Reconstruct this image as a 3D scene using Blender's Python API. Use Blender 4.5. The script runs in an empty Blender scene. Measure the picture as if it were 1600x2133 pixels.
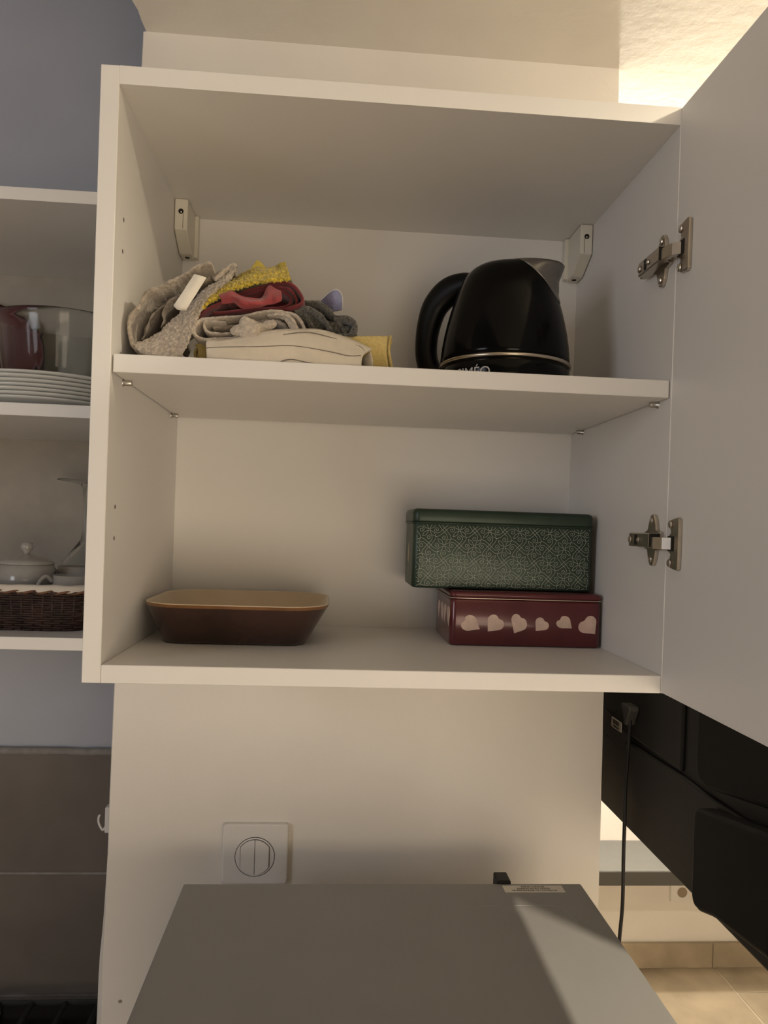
import bpy, bmesh, math, random
from mathutils import Vector, Matrix, noise
from math import sin, cos, pi, sqrt
scene = bpy.context.scene
Z0 = 1.55            # height of the wall cabinet's underside above the floor; geometry below is measured from it

# ---------------------------------------------------------------- camera
def cam_axes(yaw, pitch, roll):
    f = Vector((sin(yaw)*cos(pitch), cos(yaw)*cos(pitch), sin(pitch)))
    r = Vector((cos(yaw), -sin(yaw), 0)); u = r.cross(f)
    return cos(roll)*r + sin(roll)*u, -sin(roll)*r + cos(roll)*u, f
cam = bpy.data.cameras.new('camera'); cam_o = bpy.data.objects.new('camera', cam); scene.collection.objects.link(cam_o)
cr, cu, cf = cam_axes(.07048, -.00375, .03349)
cam_o.matrix_world = Matrix(((cr.x, cu.x, -cf.x, .22023), (cr.y, cu.y, -cf.y, -.74239), (cr.z, cu.z, -cf.z, .16272+Z0), (0, 0, 0, 1)))
cam.sensor_fit = 'VERTICAL'; cam.sensor_height = 24.0; cam.lens = 1548.538/2133*24.0
cam.shift_y = 34.87/2133; cam.clip_start = .02
scene.camera = cam_o

# ---------------------------------------------------------------- world, lamps, exposure
scene.view_settings.view_transform = 'Standard'; scene.view_settings.look = 'None'
scene.view_settings.gamma = 1.0; scene.view_settings.exposure = -0.20
try: scene.view_settings.use_curve_mapping = False
except Exception: pass
w = bpy.data.worlds.new('world'); scene.world = w; w.use_nodes = True
w.node_tree.nodes['Background'].inputs[0].default_value = (.62, .66, .74, 1)
w.node_tree.nodes['Background'].inputs[1].default_value = .12
def lamp(name, kind, loc, power, col, size=.1, aim=None, size_y=None, spread=None):
    l = bpy.data.lights.new(name, kind); l.energy = power; l.color = col
    o = bpy.data.objects.new(name, l); scene.collection.objects.link(o); o.location = Vector(loc)+Vector((0, 0, Z0))
    if kind == 'AREA':
        l.size = size
        if size_y: l.shape = 'RECTANGLE'; l.size_y = size_y
        if spread: l.spread = spread
    else: l.shadow_soft_size = size
    if aim: o.rotation_euler = (Vector(aim)-Vector(loc)).to_track_quat('-Z', 'Y').to_euler()
    return o
def spot(o, deg, blend):
    o.data.spot_size = math.radians(deg); o.data.spot_blend = blend
spot(lamp('ceiling_spot', 'SPOT', (.905, -.335, .785), 64.0, (1, .87, .66), .014, (.905, -.335, -1)), 156, 1.0)   # downlight in the ceiling beyond the open door
lamp('ceiling_spot_spill', 'POINT', (.905, -.335, .785), 4.6, (1, .85, .60), .014)     # its spill along the ceiling
lamp('living_room_bulb', 'POINT', (.848, .947, .79), 31.0, (1, .91, .74), .03)        # bulb near the living-room ceiling behind the pillar
lamp('living_room_lamp', 'POINT', (1.04, 1.43, .77), 108.0, (1, .93, .80), .04)        # second bulb on the living-room ceiling
lamp('kitchen_fill', 'AREA', (1.0, -2.0, -.38), 26.0, (1, .82, .61), 1.8, (.3, .3, .1), 1.0)  # broad low area lamp added as front fill, in place of bounced light
lamp('left_cool_fill', 'AREA', (-1.55, -1.3, .35), 12.5, (.90, .92, 1.0), .8, (-.2, .7, .1), .8)  # cool area lamp added to lift the recess; no window is built

# ---------------------------------------------------------------- materials
MATS = {}
def mat(name, col, rough=.5, metal=0, var=.05, nscale=30, bump=0, bscale=200, coat=0, spec=.5, detail=3, warp=None, trans=0, ior=1.45, sheen=0, col2=None):
    if name in MATS: return MATS[name]
    m = bpy.data.materials.new(name); m.use_nodes = True; nt = m.node_tree; b = nt.nodes['Principled BSDF']
    b.inputs['Roughness'].default_value = rough; b.inputs['Metallic'].default_value = metal
    b.inputs['Coat Weight'].default_value = coat; b.inputs['Coat Roughness'].default_value = .08
    b.inputs['Specular IOR Level'].default_value = spec
    b.inputs['Transmission Weight'].default_value = trans; b.inputs['IOR'].default_value = ior
    b.inputs['Sheen Weight'].default_value = sheen
    tc = nt.nodes.new('ShaderNodeTexCoord')
    mp = nt.nodes.new('ShaderNodeMapping'); nt.links.new(tc.outputs['Object'], mp.inputs[0])
    if warp: mp.inputs['Scale'].default_value = warp
    n = nt.nodes.new('ShaderNodeTexNoise'); n.inputs['Scale'].default_value = nscale; n.inputs['Detail'].default_value = detail
    nt.links.new(mp.outputs[0], n.inputs['Vector'])
    rmp = nt.nodes.new('ShaderNodeValToRGB')
    c1 = tuple(max(0, c*(1-var)) for c in col); c2 = col2 or tuple(min(1, c*(1+var)) for c in col)
    rmp.color_ramp.elements[0].position = .35; rmp.color_ramp.elements[1].position = .65
    rmp.color_ramp.elements[0].color = (*c1, 1); rmp.color_ramp.elements[1].color = (*c2, 1)
    nt.links.new(n.outputs['Fac'], rmp.inputs[0]); nt.links.new(rmp.outputs[0], b.inputs['Base Color'])
    if bump:
        n2 = nt.nodes.new('ShaderNodeTexNoise'); n2.inputs['Scale'].default_value = bscale; n2.inputs['Detail'].default_value = 4
        nt.links.new(mp.outputs[0], n2.inputs['Vector'])
        bp = nt.nodes.new('ShaderNodeBump'); bp.inputs['Strength'].default_value = bump; bp.inputs['Distance'].default_value = .002
        nt.links.new(n2.outputs['Fac'], bp.inputs['Height']); nt.links.new(bp.outputs[0], b.inputs['Normal'])
    MATS[name] = m; return m
WHITE = mat('white_melamine', (.80, .78, .75), .42, var=.012, nscale=6)
PLASTER = mat('cream_plaster', (.80, .76, .70), .85, var=.025, nscale=5, bump=.25, bscale=60)
CEIL = mat('ceiling_plaster', (.80, .76, .69), .9, var=.03, nscale=6, bump=.5, bscale=45)
GREY = mat('blue_grey_paint', (.44, .46, .52), .8, var=.03, nscale=6, bump=.15, bscale=80)
ROOM = mat('room_paint', (.50, .47, .43), .9, var=.02, nscale=4)
TILE = mat('grey_brown_tile', (.155, .135, .118), .5, var=.14, nscale=5, bump=.1, bscale=30)
GROUT = mat('grey_grout', (.26, .245, .23), .9, var=.1, nscale=60, bump=.3, bscale=150)
FTILE = mat('beige_stone_tile', (.38, .31, .22), .55, var=.22, nscale=4.5, bump=.15, bscale=25, detail=6)
FGROUT = mat('pale_grout', (.55, .48, .38), .9, var=.05)
NICKEL = mat('brushed_nickel', (.55, .50, .43), .32, 1, var=.06, nscale=80)
STEEL = mat('pin_steel', (.62, .60, .56), .3, 1, var=.05)
BEIGE = mat('beige_plastic', (.74, .70, .60), .45, var=.02)
DARK = mat('recess_shade', (.012, .011, .01), .8, var=.1)  # near-black standing in for the shade inside holes and recesses
BLACKG = mat('gloss_black_plastic', (.003, .003, .003), .14, var=.1, spec=.16)
BLACKM = mat('matt_black_plastic', (.004, .004, .004), .42, var=.1, spec=.22)
SMOKE = mat('smoky_spout_metal', (.22, .21, .20), .3, .85, var=.05)
GREEN = mat('green_tin', (.028, .05, .034), .38, .25, var=.12, nscale=25)
GREENP = mat('green_print', (.40, .42, .36), .5, var=.05)
RED = mat('burgundy_tin', (.10, .018, .022), .22, .1, var=.1, nscale=20, coat=.3)
HEART = mat('heart_print', (.68, .50, .41), .4, var=.10, nscale=60)
SEAM = mat('bare_tin_seam', (.75, .66, .55), .3, .9, var=.05)
BROWN = mat('brown_glaze', (.040, .017, .012), .22, var=.25, nscale=14, coat=.5)
SAND = mat('sand_glaze', (.62, .50, .35), .35, var=.05, nscale=20, coat=.2)
RIM = mat('rim_glaze', (.20, .095, .035), .3, var=.25, nscale=30, coat=.3)
MICRO = mat('grey_painted_steel', (.295, .29, .285), .55, .35, var=.025, nscale=8, bump=.03, bscale=400)
LABELM = mat('silver_label', (.72, .68, .60), .5, var=.04)
INK = mat('dark_ink', (.03, .026, .022), .7, var=.1)
SWITCH = mat('white_switch_plastic', (.78, .76, .73), .35, var=.01)
TVB = mat('tv_black_plastic', (.0085, .008, .0074), .55, var=.1, nscale=40, bump=.1, bscale=500, spec=.3)
TVD = mat('tv_black_panel', (.004, .004, .004), .6, var=.1, spec=.15)
CORD = mat('black_rubber', (.010, .010, .010), .5, var=.1)
PAPER = mat('paper_label', (.85, .80, .72), .7, var=.03)
TERRY = mat('taupe_terry', (.40, .345, .285), .95, var=.22, nscale=260, bump=1.0, bscale=320, sheen=.3)
TERRY2 = mat('beige_terry', (.52, .45, .37), .95, var=.16, nscale=300, bump=.9, bscale=380, sheen=.3)
MUST = mat('mustard_terry', (.46, .34, .035), .95, var=.35, nscale=240, bump=1.0, bscale=260, sheen=.3)
YEL = mat('yellow_cotton', (.64, .50, .19), .9, var=.08, nscale=400, bump=.5, bscale=500, sheen=.2)
REDC = mat('burgundy_cloth', (.17, .026, .033), .92, var=.14, nscale=60, bump=.3, bscale=400, sheen=.2)
REDL = mat('red_orange_cloth', (.27, .042, .045), .9, var=.2, nscale=30, bump=.3, bscale=400, sheen=.2)
DGREY = mat('charcoal_terry', (.115, .11, .095), .95, var=.5, nscale=420, bump=1.0, bscale=420, sheen=.3)
LINEN = mat('cream_linen', (.66, .59, .48), .9, var=.05, nscale=40, bump=.35, bscale=600, sheen=.1)
STRIPE = mat('linen_stripe', (.20, .175, .14), .9, var=.1)
BLUE = mat('blue_cloth', (.20, .21, .36), .9, var=.08, nscale=400, bump=.4, bscale=500, sheen=.2)
TAGM = mat('white_fabric_tag', (.72, .68, .60), .8, var=.04, nscale=50, bump=.1)
GLASS = mat('clear_glass', (.93, .95, .94), .07, trans=1.0, ior=1.27, var=.0)
CHINA = mat('dimmed_white_china', (.36, .345, .32), .18, var=.02, coat=.3)  # white china darkened: the unit's dim light is put into the colour
PLATE = mat('plate_china', (.66, .66, .62), .25, var=.02, coat=.2)
REDP = mat('dark_red_enamel', (.085, .007, .009), .45, var=.1)
WICK = mat('dark_wicker', (.030, .014, .010), .6, var=.4, nscale=60, bump=.4, bscale=200)
LINER = mat('white_liner', (.62, .57, .50), .9, var=.05, bump=.3, bscale=300)
HOB = mat('black_hob_enamel', (.006, .006, .006), .3, var=.1)
IRON = mat('cast_iron', (.018, .018, .018), .7, var=.2, bump=.3)
WORK = mat('grey_worktop', (.20, .19, .18), .5, var=.1, nscale=50)
SHELFG = mat('grey_shelf_top', (.135, .135, .132), .45, var=.03)
SHELFD = mat('dark_shelf_edge', (.045, .042, .035), .6, var=.05)
BOARD = mat('tan_hardboard', (.36, .325, .27), .7, var=.04)
HOOK = mat('white_hook_plastic', (.62, .60, .60), .35, var=.02)

# ---------------------------------------------------------------- object helpers
C = scene.collection
def thing(name, label, cat, loc, group=None):
    o = bpy.data.objects.new(name, None); C.objects.link(o); o.empty_display_size = .03
    o.location = loc; o['label'] = label; o['category'] = cat
    if group: o['group'] = group
    return o
def root_loc(p):
    v = Vector((0, 0, 0))
    while p: v += p.location; p = p.parent
    return v
def obj(name, bm, m, parent=None, smooth=False, label=None, kind=None, mods=None, recalc=True):
    if recalc: bmesh.ops.recalc_face_normals(bm, faces=bm.faces)
    if parent: org = root_loc(parent)
    else:
        xs = [v.co for v in bm.verts]
        org = Vector(((min(v.x for v in xs)+max(v.x for v in xs))/2, (min(v.y for v in xs)+max(v.y for v in xs))/2, min(v.z for v in xs)))
    bmesh.ops.translate(bm, verts=bm.verts, vec=-org)
    me = bpy.data.meshes.new(name); bm.to_mesh(me); bm.free()
    for p in me.polygons: p.use_smooth = smooth
    ms = m if isinstance(m, (list, tuple)) else [m]
    for x in ms: me.materials.append(x)
    o = bpy.data.objects.new(name, me); C.objects.link(o)
    if parent: o.parent = parent
    else: o.location = org
    if label: o['label'] = label
    if kind: o['kind'] = kind
    if mods:
        for f in mods: f(o)
        dg = bpy.context.evaluated_depsgraph_get(); ev = o.evaluated_get(dg)
        nm = bpy.data.meshes.new_from_object(ev); nm.name = name
        o.modifiers.clear(); o.data = nm
        for p in nm.polygons: p.use_smooth = smooth
    return o
def tag(o, label, cat, group=None):
    o['label'] = label; o['category'] = cat
    if group: o['group'] = group
    return o
def struct(name, bm, m, **k):
    o = obj(name, bm, m, **k); o['kind'] = 'structure'; return o
def box(lo, hi, bev=0, seg=2, bm=None):
    b = bmesh.new()
    vs = [b.verts.new((x, y, z)) for x in (lo[0], hi[0]) for y in (lo[1], hi[1]) for z in (lo[2], hi[2])]
    for f in ((0, 1, 3, 2), (4, 6, 7, 5), (0, 4, 5, 1), (2, 3, 7, 6), (0, 2, 6, 4), (1, 5, 7, 3)): b.faces.new([vs[i] for i in f])
    bmesh.ops.recalc_face_normals(b, faces=b.faces)
    if bev: bmesh.ops.bevel(b, geom=list(b.edges), offset=bev, segments=seg, affect='EDGES', profile=.5)
    return join(bm, b)
def join(bm, b):
    if bm is None: return b
    me = bpy.data.meshes.new('tmp'); b.to_mesh(me); b.free(); bm.from_mesh(me); bpy.data.meshes.remove(me); return bm
def rrect(cx, cy, hx, hy, r, n=9):
    pts = []
    for (sx, sy, a0) in ((1, 1, 0), (-1, 1, pi/2), (-1, -1, pi), (1, -1, 3*pi/2)):
        for i in range(n+1):
            a = a0+pi/2*i/n; pts.append((cx+sx*(hx-r)+r*cos(a), cy+sy*(hy-r)+r*sin(a)))
    return pts
def rings(rows, closed=True, cap0=True, cap1=True, bm=None):
    """skin a list of vertex rows"""
    b = bm or bmesh.new(); R = [[b.verts.new(p) for p in row] for row in rows]
    for A, B in zip(R, R[1:]):
        n = len(A)
        for i in range(n if closed else n-1):
            j = (i+1) % n; b.faces.new((A[i], A[j], B[j], B[i]))
    if cap0 and len(R[0]) > 2: b.faces.new(R[0])
    if cap1 and len(R[-1]) > 2: b.faces.new(R[-1])
    return b
def lathe(prof, c, n=48, bm=None, closed_prof=False, cap0=True, cap1=True, axis='z'):
    rows = []
    for r, z in prof:
        row = []
        for i in range(n):
            a = 2*pi*i/n
            if axis == 'z': row.append((c[0]+r*cos(a), c[1]+r*sin(a), c[2]+z))
            elif axis == 'x': row.append((c[0]+z, c[1]+r*cos(a), c[2]+r*sin(a)))
            else: row.append((c[0]+r*cos(a), c[1]+z, c[2]+r*sin(a)))
        rows.append(row)
    if closed_prof: rows.append(rows[0]); return rings(rows, cap0=False, cap1=False, bm=bm)
    return rings(rows, cap0=cap0, cap1=cap1, bm=bm)
def catmull(P, n, closed=False):
    P = [Vector(p) for p in P]; out = []; m = len(P)
    segs = m if closed else m-1
    for i in range(segs):
        p1, p2 = P[i], P[(i+1) % m]
        p0 = P[(i-1) % m] if (closed or i > 0) else p1*2-p2
        p3 = P[(i+2) % m] if (closed or i+2 < m) else p2*2-p1
        for k in range(n):
            t = k/n
            out.append(.5*((2*p1)+(p2-p0)*t+(2*p0-5*p1+4*p2-p3)*t*t+(3*p1-p0-3*p2+p3)*t**3))
    if not closed: out.append(P[-1].copy())
    return out
def resample(P, n):
    L = [0]
    for a, b in zip(P, P[1:]): L.append(L[-1]+(b-a).length)
    out = []; j = 0
    for i in range(n):
        d = L[-1]*i/(n-1)
        while j < len(L)-2 and L[j+1] < d: j += 1
        s = (d-L[j])/max(1e-9, L[j+1]-L[j]); out.append(P[j].lerp(P[j+1], min(1, max(0, s))))
    return out
def tube(P, r, n=10, bm=None, closed=False, flat=1.0):
    P = [Vector(p) for p in P]; rows = []; up0 = None; m = len(P)
    for i, p in enumerate(P):
        a = P[(i-1) % m] if (closed or i > 0) else p; c = P[(i+1) % m] if (closed or i < m-1) else p
        t = (c-a).normalized()
        if up0 is None: up0 = Vector((0, 0, 1)) if abs(t.z) < .9 else Vector((0, 1, 0))
        s = t.cross(up0)
        if s.length < 1e-6: s = Vector((1, 0, 0))
        s.normalize(); u = s.cross(t); up0 = u
        rr = r[i] if isinstance(r, (list, tuple)) else r
        rows.append([p+(s*cos(2*pi*k/n)+u*sin(2*pi*k/n)*flat)*rr for k in range(n)])
    if closed: rows.append(rows[0]); return rings(rows, cap0=False, cap1=False, bm=bm)
    return rings(rows, bm=bm)
def prism(pts, axis, lo, hi, bev=0, bm=None, seg=2):
    """extrude a 2-D outline along axis"""
    def v(p, d): return {'x': (d, p[0], p[1]), 'y': (p[0], d, p[1]), 'z': (p[0], p[1], d)}[axis]
    b = rings([[v(p, lo) for p in pts], [v(p, hi) for p in pts]])
    bmesh.ops.recalc_face_normals(b, faces=b.faces)
    if bev: bmesh.ops.bevel(b, geom=list(b.edges), offset=bev, segments=seg, affect='EDGES', profile=.5)
    return join(bm, b)
def m_solid(t, off=0):
    def f(o):
        m = o.modifiers.new('solid', 'SOLIDIFY'); m.thickness = t; m.offset = off; m.use_rim = True
    return f
def m_sub(l=1):
    def f(o):
        m = o.modifiers.new('sub', 'SUBSURF'); m.levels = l; m.render_levels = l
    return f
def m_noise(scale, strength, depth=2):
    def f(o):
        t = bpy.data.textures.new('clouds', 'CLOUDS'); t.noise_scale = scale; t.noise_depth = depth
        m = o.modifiers.new('disp', 'DISPLACE'); m.texture = t; m.strength = strength; m.mid_level = .5; m.texture_coords = 'LOCAL'
    return f
def loft(curves, nu=40, nv=8, wob=0, wf=60, seed=0):
    """cloth sheet through 3-D curves"""
    cs = [resample(catmull(c, 6), nu) for c in curves]
    cols = [catmull([c[i] for c in cs], 6) if len(cs) > 2 else [cs[0][i], cs[1][i]] for i in range(nu)]
    cols = [resample(c, nv) for c in cols]
    b = bmesh.new(); off = Vector((seed*7.3, seed*3.1, seed*1.7))
    G = [[b.verts.new(cols[i][j]+wob*noise.noise_vector(cols[i][j]*wf+off)) for j in range(nv)] for i in range(nu)]
    for i in range(nu-1):
        for j in range(nv-1): b.faces.new((G[i][j], G[i+1][j], G[i+1][j+1], G[i][j+1]))
    return b
def strip(path, y0, y1, nu=60, nv=7, wob=.0012, wf=45, seed=0, shrink=1.0, dz=0, dx=0):
    """a folded cloth seen end-on: (x,z) path drawn back from y0 to y1"""
    P = resample(catmull([(x, y0, z) for x, z in path], 6), nu)
    c = sum(P, Vector())/len(P); b = bmesh.new(); off = Vector((seed*7.3, seed*3.1, seed*1.7)); G = []
    for i, p in enumerate(P):
        row = []
        for j in range(nv):
            t = j/(nv-1); q = Vector((c.x+(p.x-c.x)*(1+(shrink-1)*t)+dx*t, y0+(y1-y0)*t+.006*noise.noise(Vector((i*.11, seed, 0))), c.z+(p.z-c.z)*(1+(shrink-1)*t)+dz*t))
            row.append(b.verts.new(q+wob*noise.noise_vector(q*wf+off)))
        G.append(row)
    for i in range(nu-1):
        for j in range(nv-1): b.faces.new((G[i][j], G[i+1][j], G[i+1][j+1], G[i][j+1]))
    return b
def text_bm(body, size, ext=.00015, align='LEFT'):
    cu_ = bpy.data.curves.new('t', 'FONT'); cu_.body = body; cu_.size = size; cu_.extrude = ext; cu_.align_x = align
    o = bpy.data.objects.new('t', cu_); C.objects.link(o); dg = bpy.context.evaluated_depsgraph_get(); dg.update()
    me = bpy.data.meshes.new_from_object(o.evaluated_get(dg)); b = bmesh.new(); b.from_mesh(me)
    bpy.data.objects.remove(o); bpy.data.meshes.remove(me); return b

W, H, D, T = .564, .60226, .31877, .018
ZS, YS = .30463, .003
WALLY = .345

# ================================================================ SETTING
# pillar: its left edge leans a little and is uneven
def pillar():
    zs = [-1.55+.03*i for i in range(int((.857+1.55)/.03)+1)]+[.857]
    rows = []
    for z in zs:
        xl = -.0716+(-.0874+.0716)*(.857-z)/(.857+.5645)+.0014*noise.noise(Vector((3.3, 0, z*14)))
        xr = .6258+(.6384-.6258)*(.859-z)/1.22+.0006*noise.noise(Vector((9.3, 0, z*14)))
        d = .0085*min(1, max(0, (-.27-z)/.25))
        rows.append([(xl+.001, WALLY, z), (xr, WALLY, z), (xr, 2.14, z), (xl-d, 2.14, z), (xl-d, WALLY+.012, z), (xl-.0005, WALLY+.002, z)])
    return rings(rows)
struct('wall_pillar', pillar(), PLASTER)
edge = [(-.0700+.004*noise.noise(Vector((y*.022*9, 1.5, 0)))+(.0025*noise.noise(Vector((y*.9, 8, 0)))), -2.6+.02*y) for y in range(0, 241)]
struct('ceiling', prism([(3.3, -2.6), (3.3, 2.2)]+[(x, y) for x, y in reversed(edge)], 'z', .857, 1.0), CEIL)
struct('ceiling_recess', box((-1.7, -2.6, 1.75), (-.06, .8, 1.85)), ROOM)
struct('trim_ceiling', box((-.0682, -2.6, 1.0), (.0, .8, 1.75)), ROOM)
wl = struct('wall_recess', box((-1.7, .70, -1.55), (-.075, .80, 1.75)), GREY)
struct('wall_left', box((-1.8, -2.6, -1.55), (-1.7, .8, 1.75)), ROOM)
struct('wall_front', box((-1.8, -2.7, -1.55), (3.4, -2.6, 1.75)), ROOM)
struct('wall_right', box((3.3, -2.6, -1.55), (3.4, 2.2, .857)), ROOM)
wf = struct('wall_far', box((.5, 2.12, -1.55), (3.4, 2.22, .857)), PLASTER)
fl = struct('floor', box((-1.8, -2.7, -1.65), (3.4, 2.2, -1.553)), FGROUT)
# floor tiles of the living room, 60 cm, one row staggered
rnd = random.Random(4)
def slab(lo, hi, bev): return box(lo, hi, bev, 1)
base_tile = None
for i in range(5):
    for j in range(5):
        x0 = 1.802+.6*(i-2); yy = 1.945-.6*j+(.0 if i >= 2 else .26)
        for (ya, yb) in ((yy-.6, yy),) + (((yy, min(2.108, yy+.6)),) if j == 0 else ()):
            xb = min(x0+.6, 3.29); xa = max(x0, .645)
            if yb > 2.108 or xb-xa < .05: yb = min(yb, 2.108)
            obj('tile', slab((xa+.003, ya+.003, -1.5535), (xb-.003, yb-.003, -1.549-rnd.random()*.0012), .0015), FTILE, fl)
bb = struct('baseboard_far', box((.66, 2.109, -1.55), (3.29, 2.12, -1.452)), FGROUT)
for i in range(5):
    xa = 1.787+.6*(i-2); xb = min(xa+.6, 3.29); xa = max(xa, .66)
    obj('tile', slab((xa+.002, 2.102, -1.549), (xb-.002, 2.112, -1.450), .0015), FTILE, bb)
# backsplash tiles in the recess
rows_z = [(-.5075, -.2855), (-.737, -.5125), (-.96, -.742)]
for z0, z1 in rows_z:
    for x0, x1 in ((-.635, -.0905), (-1.19, -.64), (-1.69, -1.195)):
        obj('tile', slab((x0, .688, z0), (x1, .7005, z1), .0012), TILE, wl)
bm = box((-1.69, .690, -.98), (-.089, .6995, -.29)); obj('grout_bed', bm, GROUT, wl)
P = [(x*.01-1.69, .692+.0025*noise.noise(Vector((x*.4, 0, 0))), -.281+.0035*noise.noise(Vector((x*.23, 5, 0)))) for x in range(0, 160)]
obj('mortar_bead', tube(P, .0075, 8), GROUT, wl, smooth=True, label='rough mortar bead along the tile top')

# ================================================================ MAIN CABINET
cab = thing('wall_cabinet', 'white open-doored wall cabinet with two compartments hung on the cream pillar', 'cabinet', (W/2, D/2, 0))
def holes(o, spots, r=.0026):
    for (y, z) in spots:
        b = lathe([(r, -.012), (r, .012)], (0, y, z), 14, axis='x'); bmesh.ops.recalc_face_normals(b, faces=b.faces)
        me = bpy.data.meshes.new('cut'); b.to_mesh(me); b.free(); c = bpy.data.objects.new('cut', me); C.objects.link(c)
        m = o.modifiers.new('b', 'BOOLEAN'); m.object = c; m.operation = 'DIFFERENCE'; m.solver = 'EXACT'
        c.location = -Vector((cab.location)) + root_loc(cab) if False else (0, 0, 0)
        holes.tmp.append(c)
holes.tmp = []
def drill(o):
    o.parent = None; o.location = cab.location
    holes(o, [(.030, .464), (.030, .432), (.032, .173), (.032, .141)])
    bpy.context.view_layer.update()
sp = obj('side_panel', box((-T, 0, 0), (0, D, H), .0006, 1), WHITE, cab, mods=[drill])
sp.location = (0, 0, 0); sp.parent = cab
for (y, z) in ((.030, .464), (.030, .432), (.032, .173), (.032, .141)):
    obj('hole_shade_plug', lathe([(.00255, -.0115), (.00255, -.0004)], (0, y, z), 14, axis='x'), DARK, cab)  # dark plug in each bored hole, in place of its inner shade
for c in holes.tmp: bpy.data.objects.remove(c)
obj('side_panel', box((W, 0, 0), (W+T, D, H), .0006, 1), WHITE, cab)
obj('top_panel', box((.0, 0, H-T), (W, D, H), .0002, 1), WHITE, cab)
obj('bottom_panel', box((.0003, 0, 0), (W-.0003, D, T), .0006, 1), WHITE, cab)
obj('back_panel', box((-T+.002, D, .002), (W+T-.002, D+.004, H-.002)), WHITE, cab)
obj('hanging_rail', box((.0, D+.004, H-.09), (W, WALLY, H-.04)), NICKEL, cab)
obj('shelf', box((.0016, YS, ZS), (W-.0012, D-.004, ZS+T), .0006, 1), WHITE, cab)
pin0 = None
for (x, y, s) in ((0, .045, 1), (0, .2775, 1), (W, .030, -1), (W, .268, -1)):
    bm = lathe([(.0012, -.002), (.0038, -.0005), (.0038, .0010), (.0029, .0012), (.0029, .0088), (.0022, .0096)] , (0, 0, 0), 14, axis='x')
    if s < 0: bmesh.ops.scale(bm, vec=(-1, 1, 1), verts=bm.verts)
    bmesh.ops.translate(bm, verts=bm.verts, vec=(x, y, ZS-.0031))
    obj('shelf_pin', bm, STEEL, cab, smooth=True, label='small steel shelf pin')
for s in (1, -1):
    xo = 0 if s > 0 else W
    X = lambda d: xo+s*d
    zt = H-T-.0006
    prof = [(.2535, zt), (.2535, zt-.040), (.2895, zt-.060), (D-.004, zt-.060), (D-.004, zt)]
    b = prism([(p[0], p[1]) for p in prof], 'x', min(X(.0008), X(.0178)), max(X(.0008), X(.0178)), .0016)
    br = obj('hanging_bracket', b, BEIGE, cab, label='beige plastic hanging bracket in the top back corner')
    obj('mounting_flange', box((min(X(.0008), X(.0225)), D-.012, zt-.058), (max(X(.0008), X(.0225)), D-.0005, zt), .001), BEIGE, br)
    b = lathe([(.0034, 0), (.0034, .0012), (.002, .0012), (.002, -.001)], (X(.0092), .2529, zt-.0165), 14, axis='y')
    obj('screw', b, DARK, br, smooth=False, label='dark recessed screw')
    b = lathe([(.0001, 0), (.0012, -.0006), (.0001, -.0011)], (X(.0096), .2526, zt-.0176), 8, axis='y'); obj('screw_head', b, STEEL, br)
    obj('slot_line', box((X(.0121)-.0002, .2532, zt-.039), (X(.0121)+.0002, .2537, zt-.019)), INK, br)
    b = lathe([(.0001, 0), (.0032, 0), (.0032, .001), (.0001, .001)], (X(.0095), .302, zt-.0606), 14, axis='z'); obj('screw_hole', b, DARK, br)
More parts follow.
